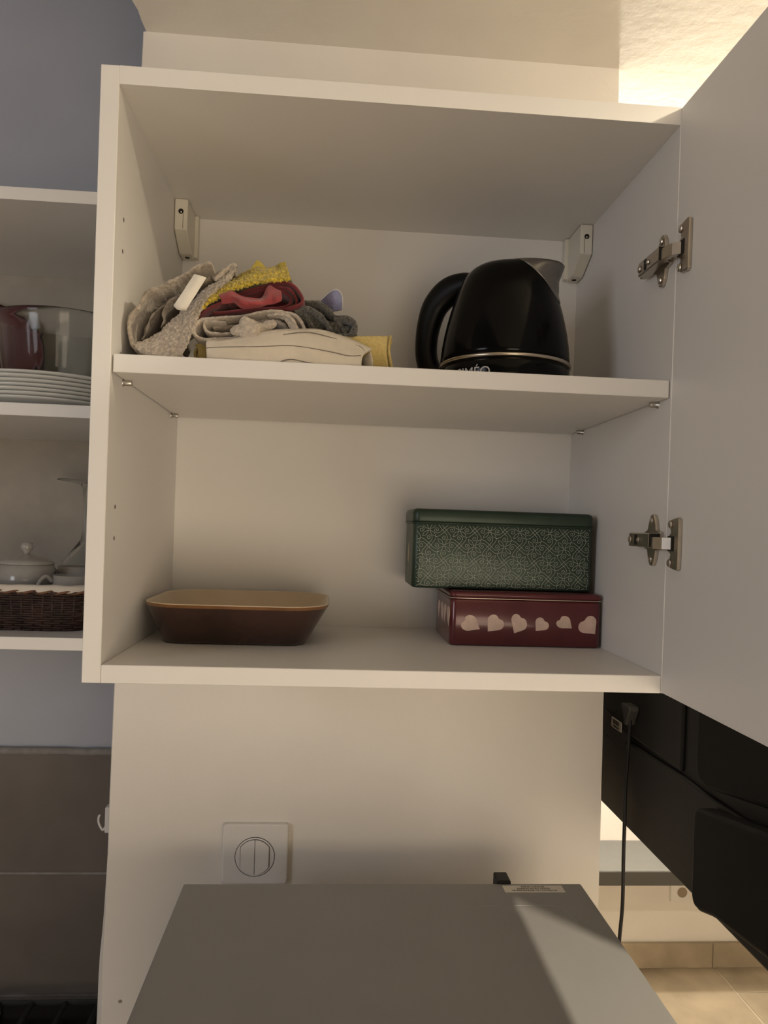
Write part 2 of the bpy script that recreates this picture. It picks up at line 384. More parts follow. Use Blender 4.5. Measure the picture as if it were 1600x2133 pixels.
# door, standing open at right angles
dr = obj('door', box((.5648, -.598, .0005), (.5828, -.0002, H-.0005), .0003, 1), WHITE, cab)
def screw(p, ax, parent, r=.0036):
    s = -1
    b = lathe([(r*.9, 0), (r, .0006*s), (r*.75, .0016*s), (.0001, .0019*s)], p, 12, axis='x')
    for k in (0, 1):
        a = .5+k*pi/2
        d = Vector((0, cos(a), sin(a)))*r*.6; q = Vector(p)+Vector((-.0018, 0, 0))
        tube([q-d, q+d], .0004, 4, b)
    return obj('screw', b, NICKEL, parent, smooth=False, label='nickel cross-head screw')
def hinge(zp, zd):
    # arm fixed on the side panel
    x = W
    b = box((x-.016, .006, zp-.0075), (x-.003, .058, zp+.0075), .0012)
    b = box((x-.0105, .046, zp-.0068), (x-.004, .066, zp+.0068), .001, bm=b)
    hg = obj('hinge', b, NICKEL, cab, smooth=False, label='nickel cup hinge joining door and side panel')
    out = [(.022, zp+.0265), (.026, zp+.0275), (.030, zp+.0265), (.034, zp+.020), (.037, zp+.011), (.046, zp+.008), (.046, zp-.008), (.037, zp-.011), (.034, zp-.020), (.030, zp-.0265), (.026, zp-.0275), (.022, zp-.0265), (.018, zp-.020), (.016, zp-.011), (.006, zp-.009), (.006, zp+.009), (.016, zp+.011), (.018, zp+.020)]
    obj('mounting_plate', prism(out, 'x', x-.0042, x-.0002, .0008), NICKEL, hg)
    obj('arm_groove', box((x-.0163, .036, zp-.0055), (x-.0155, .042, zp+.0055)), DARK, hg)
    for zz in (zp+.0205, zp-.0205): screw((x-.0043, .0262, zz), 'x', hg)
    screw((x-.0162, .053, zp), 'x', hg, .004); screw((x-.0162, .031, zp), 'x', hg, .003)
    lk = prism([(x-.0145, .010), (x-.0145, .000), (x-.011, -.014), (x-.002, -.020), (x-.002, -.013), (x-.007, -.008), (x-.008, .010)], 'z', zd-.0062, zd+.0062, .0005)
    obj('link_arm', lk, NICKEL, hg)
    obj('arm_mouth', box((x-.0158, .0045, zp-.007), (x-.0045, .0062, zp+.007)), DARK, hg)
    xd = .5648
    out = [(-.0335, zd-.0245), (-.0335, zd+.0245), (-.030, zd+.0265), (-.0165, zd+.0245), (-.0125, zd+.0195), (-.015, zd+.0145), (-.0165, zd+.011), (-.010, zd+.007), (-.007, zd+.003), (-.007, zd-.003), (-.010, zd-.007), (-.0165, zd-.011), (-.015, zd-.0145), (-.0125, zd-.0195), (-.0165, zd-.0245), (-.030, zd-.0265)]
    cp = obj('cup_flange', prism(out, 'x', xd-.0042, xd-.0001, .0011), NICKEL, hg)
    obj('cup_recess', box((xd-.0048, -.0245, zd-.0075), (xd-.0040, -.011, zd+.0075), .0003, 1), DARK, hg)
    for zz in (zd+.0195, zd-.0195): screw((xd-.0044, -.0165, zz), 'x', hg, .0042)
hinge(.4535, .4515); hinge(.1572, .1545)

# ================================================================ TOWELS ON THE SHELF
ZT = ZS+T
CLOTHS = 'folded towels and cloths on the upper shelf'
def cloth_thing(name, label, x, y): return thing(name, label, 'towel', (x, y, ZT), CLOTHS)
def terry(t=.004, n1=.008, s1=.0022, sub=1): return [m_solid(t), m_sub(sub), m_noise(n1, s1), m_noise(.03, .003)]
def plain(t=.0022, s=.002, sub=1): return [m_solid(t), m_sub(sub), m_noise(.025, s)]
# yellow cloth, lowest
t = cloth_thing('yellow_cloth', 'plain yellow cotton cloth, lowest of the pile, right end beyond the cream linen', .16, .12)
yp = [(0.0714,0.3318),(0.0700,0.3442),(0.0887,0.3477),(0.1482,0.3522),(0.1881,0.3582),(0.2182,0.3608),(0.2761,0.3648),(0.2738,0.3565),(0.2742,0.3438),(0.2768,0.3287)]
obj('fold', strip(yp, .056, .235, 70, 7, .001, 30, 3), YEL, t, True, mods=plain(.004, .0015))
yp2 = [(0.0719,0.3328),(0.0732,0.3389),(0.0839,0.3424),(0.1483,0.3467),(0.1883,0.3517),(0.2184,0.3552),(0.2676,0.3593),(0.2696,0.3461),(0.2716,0.3315)]
obj('fold', strip(yp2, .058, .23, 70, 7, .001, 30, 8), YEL, t, True, mods=plain(.005, .0015))
obj('front', loft([[(0.0697,0.0520,0.3464),(0.0875,0.0520,0.3498),(0.1475,0.0520,0.3544),(0.1878,0.0510,0.3597),(0.2182,0.0500,0.3626),(0.2741,0.0460,0.3649)], [(0.0747,0.0470,0.3404),(0.0881,0.0500,0.3408),(0.1480,0.0500,0.3438),(0.2188,0.0480,0.3443),(0.2724,0.0410,0.3454)], [(0.0735,0.0500,0.3330),(0.0885,0.0500,0.3297),(0.1485,0.0500,0.3286),(0.2193,0.0480,0.3286),(0.2757,0.0440,0.3294)]], 50, 10, .001, 50, 2), YEL, t, True, mods=plain(.003, .0015))
obj('end_fold', loft([[(0.2779,0.0500,0.3672),(0.2748,0.0430,0.3536),(0.2762,0.0430,0.3409),(0.2793,0.0450,0.3298)], [(0.2709,0.0750,0.3700),(0.2682,0.0600,0.3547),(0.2704,0.0550,0.3433),(0.2739,0.0550,0.3316)]], 16, 6, .0008, 60, 4), YEL, t, True, mods=plain(.003, .001))
# cream linen
t = cloth_thing('cream_linen_towel', 'cream linen towel with thin dark stripes folded flat at the front of the pile', .16, .1)
cl_top = [(0.0873,0.0220,0.3420),(0.1077,0.0160,0.3435),(0.1412,0.0140,0.3505),(0.1699,0.0130,0.3556),(0.1988,0.0130,0.3571),(0.2232,0.0140,0.3523),(0.2429,0.0150,0.3467),(0.2554,0.0160,0.3417)]
cl_mid = [(0.0886,0.0180,0.3343),(0.1087,0.0110,0.3356),(0.1422,0.0080,0.3375),(0.1708,0.0070,0.3387),(0.1995,0.0070,0.3383),(0.2237,0.0080,0.3354),(0.2383,0.0090,0.3334),(0.2466,0.0100,0.3331)]
cl_bot = [(0.0897,0.0190,0.3249),(0.1088,0.0130,0.3241),(0.1425,0.0100,0.3222),(0.1713,0.0090,0.3209),(0.2001,0.0090,0.3204),(0.2194,0.0100,0.3201),(0.2364,0.0110,0.3202),(0.2452,0.0120,0.3203)]
obj('front_fold', loft([cl_top, cl_mid, cl_bot], 60, 14, .0012, 28, 5), LINEN, t, True, mods=plain(.003, .0015))
cl_back = [(0.0846,0.0460,0.3467),(0.1043,0.0460,0.3487),(0.1379,0.0460,0.3564),(0.1678,0.0460,0.3610),(0.1980,0.0460,0.3615),(0.2214,0.0460,0.3577),(0.2414,0.0460,0.3516),(0.2533,0.0460,0.3471)]
cl_b1 = [(0.0856,0.0340,0.3463),(0.1050,0.0340,0.3488),(0.1391,0.0340,0.3570),(0.1685,0.0340,0.3619),(0.1982,0.0340,0.3630),(0.2223,0.0340,0.3577),(0.2425,0.0340,0.3513),(0.2547,0.0340,0.3459)]
obj('top_fold', loft([cl_top, cl_b1, cl_back], 60, 12, .0012, 28, 6), LINEN, t, True, mods=plain(.003, .0015))
obj('inner_fold', loft([[(0.2541,0.0200,0.3416),(0.2570,0.0220,0.3338),(0.2579,0.0240,0.3239)], [(0.2475,0.0340,0.3375),(0.2490,0.0300,0.3322),(0.2511,0.0280,0.3244)], [(0.2458,0.0440,0.3386),(0.2470,0.0440,0.3341),(0.2482,0.0440,0.3281)]], 16, 8, .0006, 60, 7), LINEN, t, True, mods=plain(.002, .001))
obj('inner_layer', loft([[(0.0932,0.0200,0.3316),(0.1509,0.0200,0.3330),(0.2191,0.0200,0.3295),(0.2438,0.0200,0.3258)], [(0.0895,0.0420,0.3365),(0.1489,0.0420,0.3379),(0.2191,0.0420,0.3344),(0.2445,0.0420,0.3305)]], 40, 8, .001, 30, 9), LINEN, t, True, mods=plain(.008, .001))
def ribbon_on(curves, parent, m, w=.0009):
    for c in curves:
        obj('stripe', tube(catmull(c, 6), w, 6, flat=.5), m, parent, True)
ribbon_on([[(0.0893,0.0165,0.3354),(0.1089,0.0096,0.3358),(0.1424,0.0063,0.3371),(0.1709,0.0053,0.3393),(0.1900,0.0053,0.3383),(0.2141,0.0058,0.3353),(0.2310,0.0070,0.3326),(0.2441,0.0082,0.3335)],
  [(0.1525,0.0070,0.3172),(0.1713,0.0057,0.3255),(0.1905,0.0057,0.3236),(0.2097,0.0065,0.3213),(0.2339,0.0085,0.3205)],
  [(0.1655,0.0098,0.3512),(0.1893,0.0098,0.3548),(0.2135,0.0105,0.3509),(0.2282,0.0120,0.3472),(0.2429,0.0125,0.3437),(0.2484,0.0115,0.3384)]], t, STRIPE)
# dark grey towel
t = cloth_thing('charcoal_towel', 'charcoal grey terry towel bunched at the right of the pile above the yellow cloth', .235, .12)
for k, (pp, y0) in enumerate((([(0.1727,0.3895),(0.1796,0.3971),(0.1923,0.4003),(0.2058,0.3964),(0.2160,0.3856),(0.2241,0.3737),(0.2295,0.3672)], .055), ([(0.1734,0.3854),(0.1834,0.3901),(0.1943,0.3876),(0.2044,0.3788),(0.2129,0.3679)], .045), ([(0.1719,0.3833),(0.1815,0.3864),(0.1879,0.3800),(0.1925,0.3658)], .05))):
    obj('fold', strip(pp, y0, .2, 50, 7, .0015, 60, 11+k, .95), DGREY, t, True, mods=terry(.0075, .005, .0030))
obj('rolled_end', strip([(0.2145,0.3828),(0.2257,0.3828),(0.2355,0.3798),(0.2387,0.3744),(0.2358,0.3696),(0.2380,0.3646),(0.2182,0.3631),(0.2130,0.3654)], .045, .18, 50, 7, .001, 60, 15, .9), DGREY, t, True, mods=terry(.006, .004, .0018))
obj('inner_layer', loft([[(0.1724,0.0600,0.3833),(0.1917,0.0600,0.3895),(0.2125,0.0600,0.3813),(0.2334,0.0600,0.3731)], [(0.1727,0.0650,0.3661),(0.1923,0.0650,0.3666),(0.2130,0.0650,0.3671),(0.2363,0.0650,0.3683)]], 30, 8, .002, 60, 16), DGREY, t, True, mods=terry(.004, .005, .0022))
# blue cloth
t = cloth_thing('blue_cloth', 'small periwinkle blue cloth corner sticking up behind the charcoal towel', .25, .16)
obj('corner', loft([[(0.1894,0.1200,0.4120),(0.1970,0.1150,0.4175),(0.2109,0.1100,0.4283),(0.2180,0.1100,0.4298),(0.2225,0.1120,0.4252)], [(0.1961,0.1200,0.4068),(0.2032,0.1120,0.4126),(0.2124,0.1040,0.4151),(0.2178,0.1040,0.4159),(0.2239,0.1080,0.4147)], [(0.1995,0.1250,0.4028),(0.2072,0.1150,0.4071),(0.2128,0.1080,0.4043),(0.2182,0.1080,0.4051),(0.2237,0.1100,0.4071)]], 24, 10, .0008, 60, 17), BLUE, t, True, mods=plain(.0022, .001))
obj('hem', tube(catmull([(0.1894,0.1190,0.4117),(0.1970,0.1140,0.4172),(0.2109,0.1090,0.4282),(0.2180,0.1090,0.4297),(0.2228,0.1110,0.4249),(0.2242,0.1070,0.4144),(0.2239,0.1090,0.4068)], 8), .0011, 8), mat('pale_hem', (.50, .49, .52), .9, var=.1), t, True, label='pale stitched hem')
obj('body', loft([[(0.1836,0.1300,0.4090),(0.1992,0.1300,0.4087),(0.2115,0.1300,0.4105)], [(0.1827,0.1700,0.3969),(0.1990,0.1700,0.3977),(0.2177,0.1700,0.3987)]], 16, 6, .001, 60, 18), BLUE, t, True, mods=plain(.003, .001))
# beige towel
t = cloth_thing('beige_terry_towel', 'light beige terry towel folded in loops on top of the cream linen', .14, .1)
obj('outer_fold', strip([(0.1419,0.3576),(0.1298,0.3545),(0.1055,0.3503),(0.0862,0.3478),(0.0760,0.3497),(0.0719,0.3564),(0.0755,0.3644),(0.0846,0.3688),(0.1145,0.3729),(0.1388,0.3781),(0.1608,0.3803),(0.1741,0.3780),(0.1828,0.3696),(0.1870,0.3589)], .028, .2, 90, 7, .001, 50, 21, .97), TERRY2, t, True, mods=terry(.0048, .004, .0012))
obj('inner_fold', strip([(0.1050,0.3674),(0.0866,0.3670),(0.0828,0.3633),(0.0850,0.3571),(0.0957,0.3552),(0.1151,0.3572),(0.1271,0.3607)], .03, .19, 60, 7, .001, 50, 22, .96), TERRY2, t, True, mods=terry(.0040, .004, .0012))
obj('pile_band', loft([[(0.1461,0.0360,0.3772),(0.1608,0.0300,0.3783),(0.1714,0.0280,0.3744),(0.1775,0.0280,0.3668),(0.1807,0.0300,0.3586)], [(0.1474,0.0450,0.3768),(0.1587,0.0400,0.3770),(0.1661,0.0360,0.3723),(0.1699,0.0340,0.3650),(0.1720,0.0340,0.3591)]], 30, 8, .0008, 60, 23), TERRY2, t, True, mods=terry(.0035, .003, .0020))
obj('inner_layer', strip([(0.0889,0.3653),(0.1183,0.3689),(0.1478,0.3744),(0.1629,0.3712),(0.1682,0.3615)], .045, .19, 50, 7, .001, 50, 24), TERRY2, t, True, mods=terry(.005, .004, .002))
obj('knotted_corner', loft([[(0.1098,0.0260,0.3563),(0.1191,0.0200,0.3606),(0.1249,0.0180,0.3672),(0.1336,0.0170,0.3673),(0.1402,0.0200,0.3646),(0.1521,0.0260,0.3698)], [(0.1146,0.0200,0.3526),(0.1220,0.0140,0.3543),(0.1289,0.0110,0.3578),(0.1365,0.0110,0.3572),(0.1437,0.0150,0.3591),(0.1568,0.0240,0.3641)], [(0.1194,0.0240,0.3519),(0.1248,0.0160,0.3492),(0.1290,0.0130,0.3477),(0.1348,0.0130,0.3461),(0.1390,0.0160,0.3528),(0.1495,0.0260,0.3589)]], 50, 20, .0034, 120, 25), TERRY2, t, True, mods=[m_solid(.0020), m_sub(1), m_noise(.012, .0032)])
# red cloth
t = cloth_thing('burgundy_cloth', 'burgundy red cloth rolled loosely, lying on the beige towel under the mustard one', .145, .12)
for k, pp in enumerate(([(0.0703,0.3677),(0.0750,0.3750),(0.0865,0.3851),(0.1069,0.3972),(0.1314,0.4076),(0.1551,0.4145),(0.1691,0.4142),(0.1774,0.4076),(0.1822,0.3988),(0.1804,0.3927),(0.1670,0.3884),(0.1445,0.3877),(0.1197,0.3839),(0.0877,0.3791)],
    [(0.1021,0.3924),(0.1192,0.4004),(0.1389,0.4075),(0.1562,0.4115),(0.1673,0.4096),(0.1746,0.4009),(0.1758,0.3955),(0.1669,0.3904),(0.1445,0.3872)],
    [(0.1266,0.4008),(0.1443,0.4078),(0.1578,0.4096),(0.1675,0.4041),(0.1692,0.3981),(0.1628,0.3927),(0.1444,0.3897),(0.1271,0.3873)],
    [(0.0732,0.3679),(0.0790,0.3732),(0.0901,0.3808),(0.1004,0.3828),(0.1044,0.3805)])):
    obj('fold', strip(pp, .045+.004*k, .165, 70, 7, .0012, 45, 31+k, .97), REDC, t, True, mods=plain(.0042, .0018))
obj('inner_layer', loft([[(0.0689,0.0750,0.3664),(0.0826,0.0750,0.3869),(0.1117,0.0850,0.4039),(0.1413,0.1000,0.4218),(0.1691,0.1000,0.4239)], [(0.0715,0.0700,0.3632),(0.0886,0.0700,0.3832),(0.1185,0.0750,0.3924),(0.1433,0.0850,0.3993),(0.1696,0.1000,0.4083)]], 30, 8, .003, 50, 36), REDC, t, True, mods=plain(.003, .002))
obj('front_flap', loft([[(0.0959,0.0360,0.3968),(0.1089,0.0300,0.3972),(0.1207,0.0260,0.3941),(0.1313,0.0270,0.3916),(0.1403,0.0340,0.3942),(0.1463,0.0450,0.4099),(0.1543,0.0400,0.4048),(0.1601,0.0360,0.4029)], [(0.0992,0.0280,0.3891),(0.1112,0.0220,0.3889),(0.1216,0.0170,0.3851),(0.1312,0.0170,0.3837),(0.1422,0.0220,0.3867),(0.1490,0.0300,0.3954),(0.1555,0.0280,0.3942),(0.1602,0.0300,0.3970)], [(0.1010,0.0300,0.3844),(0.1148,0.0250,0.3842),(0.1201,0.0220,0.3807),(0.1261,0.0210,0.3797),(0.1415,0.0250,0.3832),(0.1512,0.0300,0.3867),(0.1561,0.0300,0.3889),(0.1592,0.0320,0.3931)]], 60, 20, .0024, 70, 37), REDL, t, True, mods=[m_solid(.0018), m_sub(1), m_noise(.02, .0026)])
# mustard towel
t = cloth_thing('mustard_terry_towel', 'mustard yellow terry towel draped over the burgundy cloth, corner pointing up', .15, .13)
obj('draped_fold', loft([[(0.0737,0.0340,0.3674),(0.0797,0.0340,0.3780),(0.0938,0.0350,0.3909),(0.1128,0.0360,0.4017),(0.1322,0.0370,0.4091),(0.1492,0.0380,0.4129),(0.1684,0.0400,0.4161)], [(0.0695,0.0420,0.3768),(0.0757,0.0440,0.3877),(0.0895,0.0480,0.4012),(0.1094,0.0520,0.4131),(0.1272,0.0560,0.4231),(0.1454,0.0600,0.4285),(0.1646,0.0620,0.4318)], [(0.0630,0.0700,0.3906),(0.0688,0.0750,0.4027),(0.0832,0.0850,0.4160),(0.1033,0.0950,0.4299),(0.1213,0.1050,0.4450),(0.1396,0.1100,0.4483),(0.1572,0.1100,0.4558)]], 90, 24, .0012, 70, 41), MUST, t, True, mods=terry(.004, .0026, .0042, 2))
obj('back_drop', loft([[(0.0832,0.0850,0.4160),(0.1033,0.0950,0.4299),(0.1213,0.1050,0.4450),(0.1396,0.1100,0.4483),(0.1572,0.1100,0.4558)], [(0.0648,0.2150,0.4329),(0.0886,0.2150,0.4433),(0.1122,0.2150,0.4599),(0.1362,0.2150,0.4673),(0.1605,0.2150,0.4687)]], 30, 8, .001, 50, 42), MUST, t, True, mods=terry(.004, .004, .003))
obj('corner', loft([[(0.1152,0.1000,0.4365),(0.1213,0.1000,0.4470),(0.1268,0.1050,0.4577)], [(0.1280,0.0950,0.4356),(0.1301,0.0980,0.4426),(0.1297,0.1040,0.4554)], [(0.1417,0.1000,0.4402),(0.1405,0.1000,0.4444),(0.1301,0.1050,0.4558)]], 16, 10, .0006, 60, 43), mat('mustard_weave', (.50, .39, .07), .9, var=.12, nscale=300, bump=.5, bscale=400), t, True, mods=plain(.002, .001))
obj('woven_border', loft([[(0.1513,0.1030,0.4514),(0.1558,0.0700,0.4340),(0.1593,0.0480,0.4187)], [(0.1570,0.1050,0.4541),(0.1622,0.0660,0.4330),(0.1676,0.0440,0.4174)]], 14, 6, .0003, 60, 44), MATS['mustard_weave'], t, True, mods=plain(.0065, .0006), label='smooth woven border stripe')
# taupe towel at the left
t = cloth_thing('taupe_terry_towel', 'taupe terry towel folded upright against the left cabinet side, white tag hanging from it', .06, .1)
obj('outer_fold', strip([(0.0892,0.4258),(0.0805,0.4243),(0.0685,0.4191),(0.0542,0.4104),(0.0423,0.4034),(0.0281,0.3947),(0.0220,0.3895),(0.0157,0.3778),(0.0087,0.3686),(0.0072,0.3553),(0.0091,0.3422),(0.0151,0.3346),(0.0229,0.3316)], .030, .2, 90, 8, .0022, 40, 51, .94), TERRY, t, True, mods=terry(.0055, .005, .0022))
obj('front_flap', loft([[(0.0163,0.0260,0.3384),(0.0238,0.0300,0.3422),(0.0341,0.0360,0.3506),(0.0455,0.0420,0.3636),(0.0551,0.0460,0.3752),(0.0657,0.0500,0.3889),(0.0783,0.0520,0.4033),(0.0900,0.0550,0.4140),(0.1014,0.0600,0.4275),(0.1060,0.0650,0.4362)], [(0.0171,0.0200,0.3341),(0.0265,0.0200,0.3346),(0.0401,0.0220,0.3391),(0.0542,0.0260,0.3491),(0.0645,0.0300,0.3614),(0.0735,0.0360,0.3788),(0.0841,0.0400,0.3939),(0.0945,0.0460,0.4064),(0.1039,0.0540,0.4216),(0.1088,0.0600,0.4331)], [(0.0240,0.0160,0.3273),(0.0358,0.0120,0.3241),(0.0501,0.0110,0.3236),(0.0650,0.0140,0.3245),(0.0700,0.0200,0.3401),(0.0754,0.0280,0.3634),(0.0818,0.0350,0.3834),(0.0929,0.0450,0.3999),(0.1039,0.0550,0.4173),(0.1096,0.0620,0.4307)]], 90, 24, .0018, 55, 52), TERRY, t, True, mods=terry(.004, .0028, .0036, 2))
obj('rear_layer', strip([(0.0160,0.3547),(0.0244,0.3729),(0.0373,0.3888),(0.0505,0.3982),(0.0691,0.4134),(0.0838,0.4235),(0.0987,0.4304),(0.1077,0.4330)], .06, .2, 60, 7, .002, 45, 53, .97), TERRY, t, True, mods=terry(.005, .005, .002))
TERD = mat('shaded_taupe_cotton', (.27, .235, .205), .95, var=.2, nscale=200, bump=.6, bscale=300)  # taupe darkened to carry the shade between the inner folds
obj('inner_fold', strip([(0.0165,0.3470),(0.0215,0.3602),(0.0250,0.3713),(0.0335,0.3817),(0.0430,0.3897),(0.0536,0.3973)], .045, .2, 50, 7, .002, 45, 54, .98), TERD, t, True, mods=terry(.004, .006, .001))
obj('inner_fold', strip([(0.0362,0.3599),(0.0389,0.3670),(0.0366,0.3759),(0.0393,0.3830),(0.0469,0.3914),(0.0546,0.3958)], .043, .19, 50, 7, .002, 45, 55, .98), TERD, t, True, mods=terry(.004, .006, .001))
obj('fringe_tip', loft([[(0.0887,0.0500,0.4138),(0.0986,0.0550,0.4257),(0.1077,0.0600,0.4361),(0.1100,0.0620,0.4338)], [(0.0822,0.0700,0.4252),(0.0914,0.0750,0.4325),(0.0998,0.0800,0.4373),(0.1050,0.0800,0.4366)]], 24, 8, .0022, 90, 56), TERRY, t, True, mods=terry(.005, .004, .002))
tg = obj('fabric_tag', loft([[(0.0723,0.0260,0.4124),(0.0644,0.0200,0.3945),(0.0567,0.0160,0.3788),(0.0543,0.0190,0.3772)], [(0.0795,0.0240,0.4102),(0.0716,0.0180,0.3923),(0.0627,0.0150,0.3750),(0.0589,0.0180,0.3728)], [(0.0852,0.0270,0.4096),(0.0772,0.0210,0.3916),(0.0690,0.0170,0.3750),(0.0671,0.0200,0.3724)]], 20, 8, .0003, 80, 57), TAGM, t, True, mods=plain(.0008, .0006), label='blank white fabric tag')

# ================================================================ KETTLE
KX, KY, KZ = .4228, .150, ZT
k = thing('electric_kettle', 'glossy black electric kettle with smoky metal spout on the upper shelf', 'kettle', (KX, KY, KZ))
base_h = .0365
bm = lathe([(.066, .0), (.0735, .0015), (.0765, .006), (.0775, .020), (.0778, base_h-.002)], (KX, KY, KZ+.0005), 96)
obj('base', bm, BLACKG, k, True)
obj('metal_ring', lathe([(.0772, base_h-.0026), (.0790, base_h-.0022), (.0796, base_h-.0004), (.0790, base_h+.0012), (.0770, base_h+.0014)], (KX, KY, KZ), 96, closed_prof=True), mat('ring_metal', (.62, .55, .45), .25, 1, var=.04), k, True, label='thin bright metal ring')
# body: radius profile; the spout side swells towards +x
prof = [(base_h+.0005, .0776), (.045, .0773), (.06, .0760), (.075, .0738), (.09, .0708), (.105, .0672), (.12, .0628), (.132, .0588), (.143, .0545), (.152, .0495), (.158, .0442), (.1625, .0375), (.1655, .029), (.1672, .018), (.1678, .006)]
N = 96; KA = math.radians(-30)      # the spout is turned a little towards the room
def squash(h): return base_h+(h-base_h)*.945
def body_pt(h, r, a):
    """spout swelling grows with height, narrow around a=0"""
    g = max(0, cos(a))**3.2 if cos(a) > 0 else 0
    lift = max(0, (h-.118)/.05)
    rs = .0612+.0060*max(0, min(1, (h-.146)/.018))
    rr = r
    if h > .112 and rs > r: rr = r+(rs-r)*g*min(1, (h-.112)/.02)
    return (KX+rr*cos(a+KA), KY+rr*sin(a+KA), KZ+squash(h)-.0055*g*max(0, min(1, (h-.135)/.03)))
rows = [[body_pt(h, r, 2*pi*i/N) for i in range(N)] for h, r in prof]
b = rings(rows)
obj('body', b, BLACKG, k, True)
# spout: separate metal shell lying just proud of the swelling
b = bmesh.new(); cols = []
nA, nH = 28, 14
for j in range(nH+1):
    h = .1135+(.1655-.1135)*j/nH; row = []
    half = .03+(.98)*((h-.1135)/(.1655-.1135))**.85
    r0 = None
    for (ha, ra), (hb, rb) in zip(prof, prof[1:]):
        if ha <= h <= hb: r0 = ra+(rb-ra)*(h-ha)/(hb-ha)
    for i in range(nA+1):
        a = -half+2*half*i/nA; g = max(0, cos(a))**3.2
        rs = .0616+.0062*max(0, (h-.146)/.018)
        flat = max(r0, r0+(rs-r0)*g*min(1, (h-.112)/.02))
        row.append(b.verts.new((KX+(flat+.0009)*cos(a+KA), KY+(flat+.0009)*sin(a+KA), KZ+squash(h)-.0055*g*max(0, min(1, (h-.135)/.03)))))
    cols.append(row)
for A, B in zip(cols, cols[1:]):
    for i in range(nA): b.faces.new((A[i], A[i+1], B[i+1], B[i]))
obj('spout', b, SMOKE, k, True, mods=[m_solid(.0016, -1)], label='smoky grey metal spout')
# handle: D-shaped loop on the left
hp = [(-.036, .1440), (-.056, .1440), (-.076, .1370), (-.0925, .1210), (-.1005, .0990), (-.1035, .0760), (-.1025, .0560), (-.0965, .0400), (-.0860, .0320), (-.0720, .0320)]
hw = [.010, .0145, .0175, .0165, .0150, .0138, .0135, .0140, .0135, .011]
HD = Vector((cos(KA), sin(KA), 0)); HS = Vector((-sin(KA), cos(KA), 0))
P = catmull([Vector((KX, KY, KZ+z))+HD*(x*1.0) for x, z in hp], 6); R_ = [v.x for v in catmull([(r, 0, 0) for r in hw], 6)]
rows = []
for i, p in enumerate(P):
    a = P[max(0, i-1)]; c = P[min(len(P)-1, i+1)]; tdir = (c-a).normalized(); s = HS; u = s.cross(tdir).normalized()
    rows.append([p+u*R_[i]*cos(2*pi*q/16)*1.0+s*.0135*(abs(sin(2*pi*q/16))**.8)*(1 if sin(2*pi*q/16) > 0 else -1) for q in range(16)])
obj('handle', rings(rows), BLACKM, k, True)
obj('lid', lathe([(.026, .1568), (.0265, .1580), (.025, .1588), (.015, .1600), (.0005, .1604)], (KX, KY, KZ), 48), BLACKG, k, True)
# lettering wrapped round the base
b = text_bm('SIM\u00c9O', .0155, .0001)
w_ = max(v.co.x for v in b.verts); r = .0779
for v in b.verts:
    a = math.radians(-90-40)+(v.co.x-w_/2)/r; rr = r+v.co.z
    v.co = Vector((KX+rr*cos(a), KY+rr*sin(a), KZ+.0122+v.co.y))
obj('lettering', b, mat('white_print', (.55, .53, .50), .6, var=.02), k, label='pale lettering on the base')

# ================================================================ TINS
def tin(cx, cy, hx, hy, z0, z1, r, m, parent, name='body', lip=0, top_round=.004):
    rows = []; base = rrect(cx, cy, hx, hy, r)
    def sh(d): return rrect(cx, cy, hx-d, hy-d, max(.001, r-d))
    for d, z in ((.003, z0), (.0008, z0+.001), (0, z0+.003), (0, z1-top_round), (top_round*.3, z1-top_round*.35), (top_round, z1)):
        rows.append([(x, y, z) for x, y in sh(d)])
    return obj(name, rings(rows), m, parent, True)
rx0, rx1, ry0, ry1 = .3700, .5610, .166, .292
rt = thing('red_heart_tin', 'burgundy rectangular tin with pale hearts, under the green tin', 'tin', ((rx0+rx1)/2, (ry0+ry1)/2, T))
rcx, rcy, rhx, rhy = (rx0+rx1)/2, (ry0+ry1)/2, (rx1-rx0)/2, (ry1-ry0)/2
tin(rcx, rcy, rhx, rhy, T+.0003, .0765, .008, RED, rt)
tin(rcx, rcy, rhx+.0008, rhy+.0008, .0775, .0855, .0085, RED, rt, 'lid')
obj('rolled_seam', rings([[(x, y, z) for x, y in rrect(rcx, rcy, rhx+d, rhy+d, .008+d)] for d, z in ((-.001, .0763), (.0012, .0765), (.0016, .0770), (.0012, .0775), (-.001, .0777))]), SEAM, rt, True, label='bare metal seam under the lid')
def heart_pts(t, A, B, n=9):
    """tip and the two lobe tops -> outline made of a square corner and two half-round lobes"""
    M_ = ((A[0]+B[0])/2-t[0], (A[1]+B[1])/2-t[1]); d = (A[0]-B[0], A[1]-B[1])
    e1 = ((M_[0]+d[0])/2, (M_[1]+d[1])/2); e2 = ((M_[0]-d[0])/2, (M_[1]-d[1])/2)
    P_ = lambda u, v: (t[0]+u*e1[0]+v*e2[0], t[1]+u*e1[1]+v*e2[1])
    out = [P_(0, 0)]
    for i in range(n+1):
        a = -pi/2+pi*.93*i/n; out.append(P_(1+.5*cos(a), .5+.5*sin(a)))
    for i in range(n+1):
        a = pi*.07+pi*.93*i/n; out.append(P_(.5+.5*cos(a), 1+.5*sin(a)))
    return out
hearts = [[(0.4057,0.0391),(0.3914,0.0562),(0.3817,0.0418)], [(0.4161,0.0366),(0.4220,0.0576),(0.4368,0.0461)], [(0.4502,0.0350),(0.4503,0.0589),(0.4661,0.0486)],
          [(0.4780,0.0387),(0.4826,0.0555),(0.4948,0.0457)], [(0.5248,0.0428),(0.5148,0.0581),(0.5045,0.0477)], [(0.5554,0.0363),(0.5497,0.0590),(0.5333,0.0454)]]
sc_ = .985
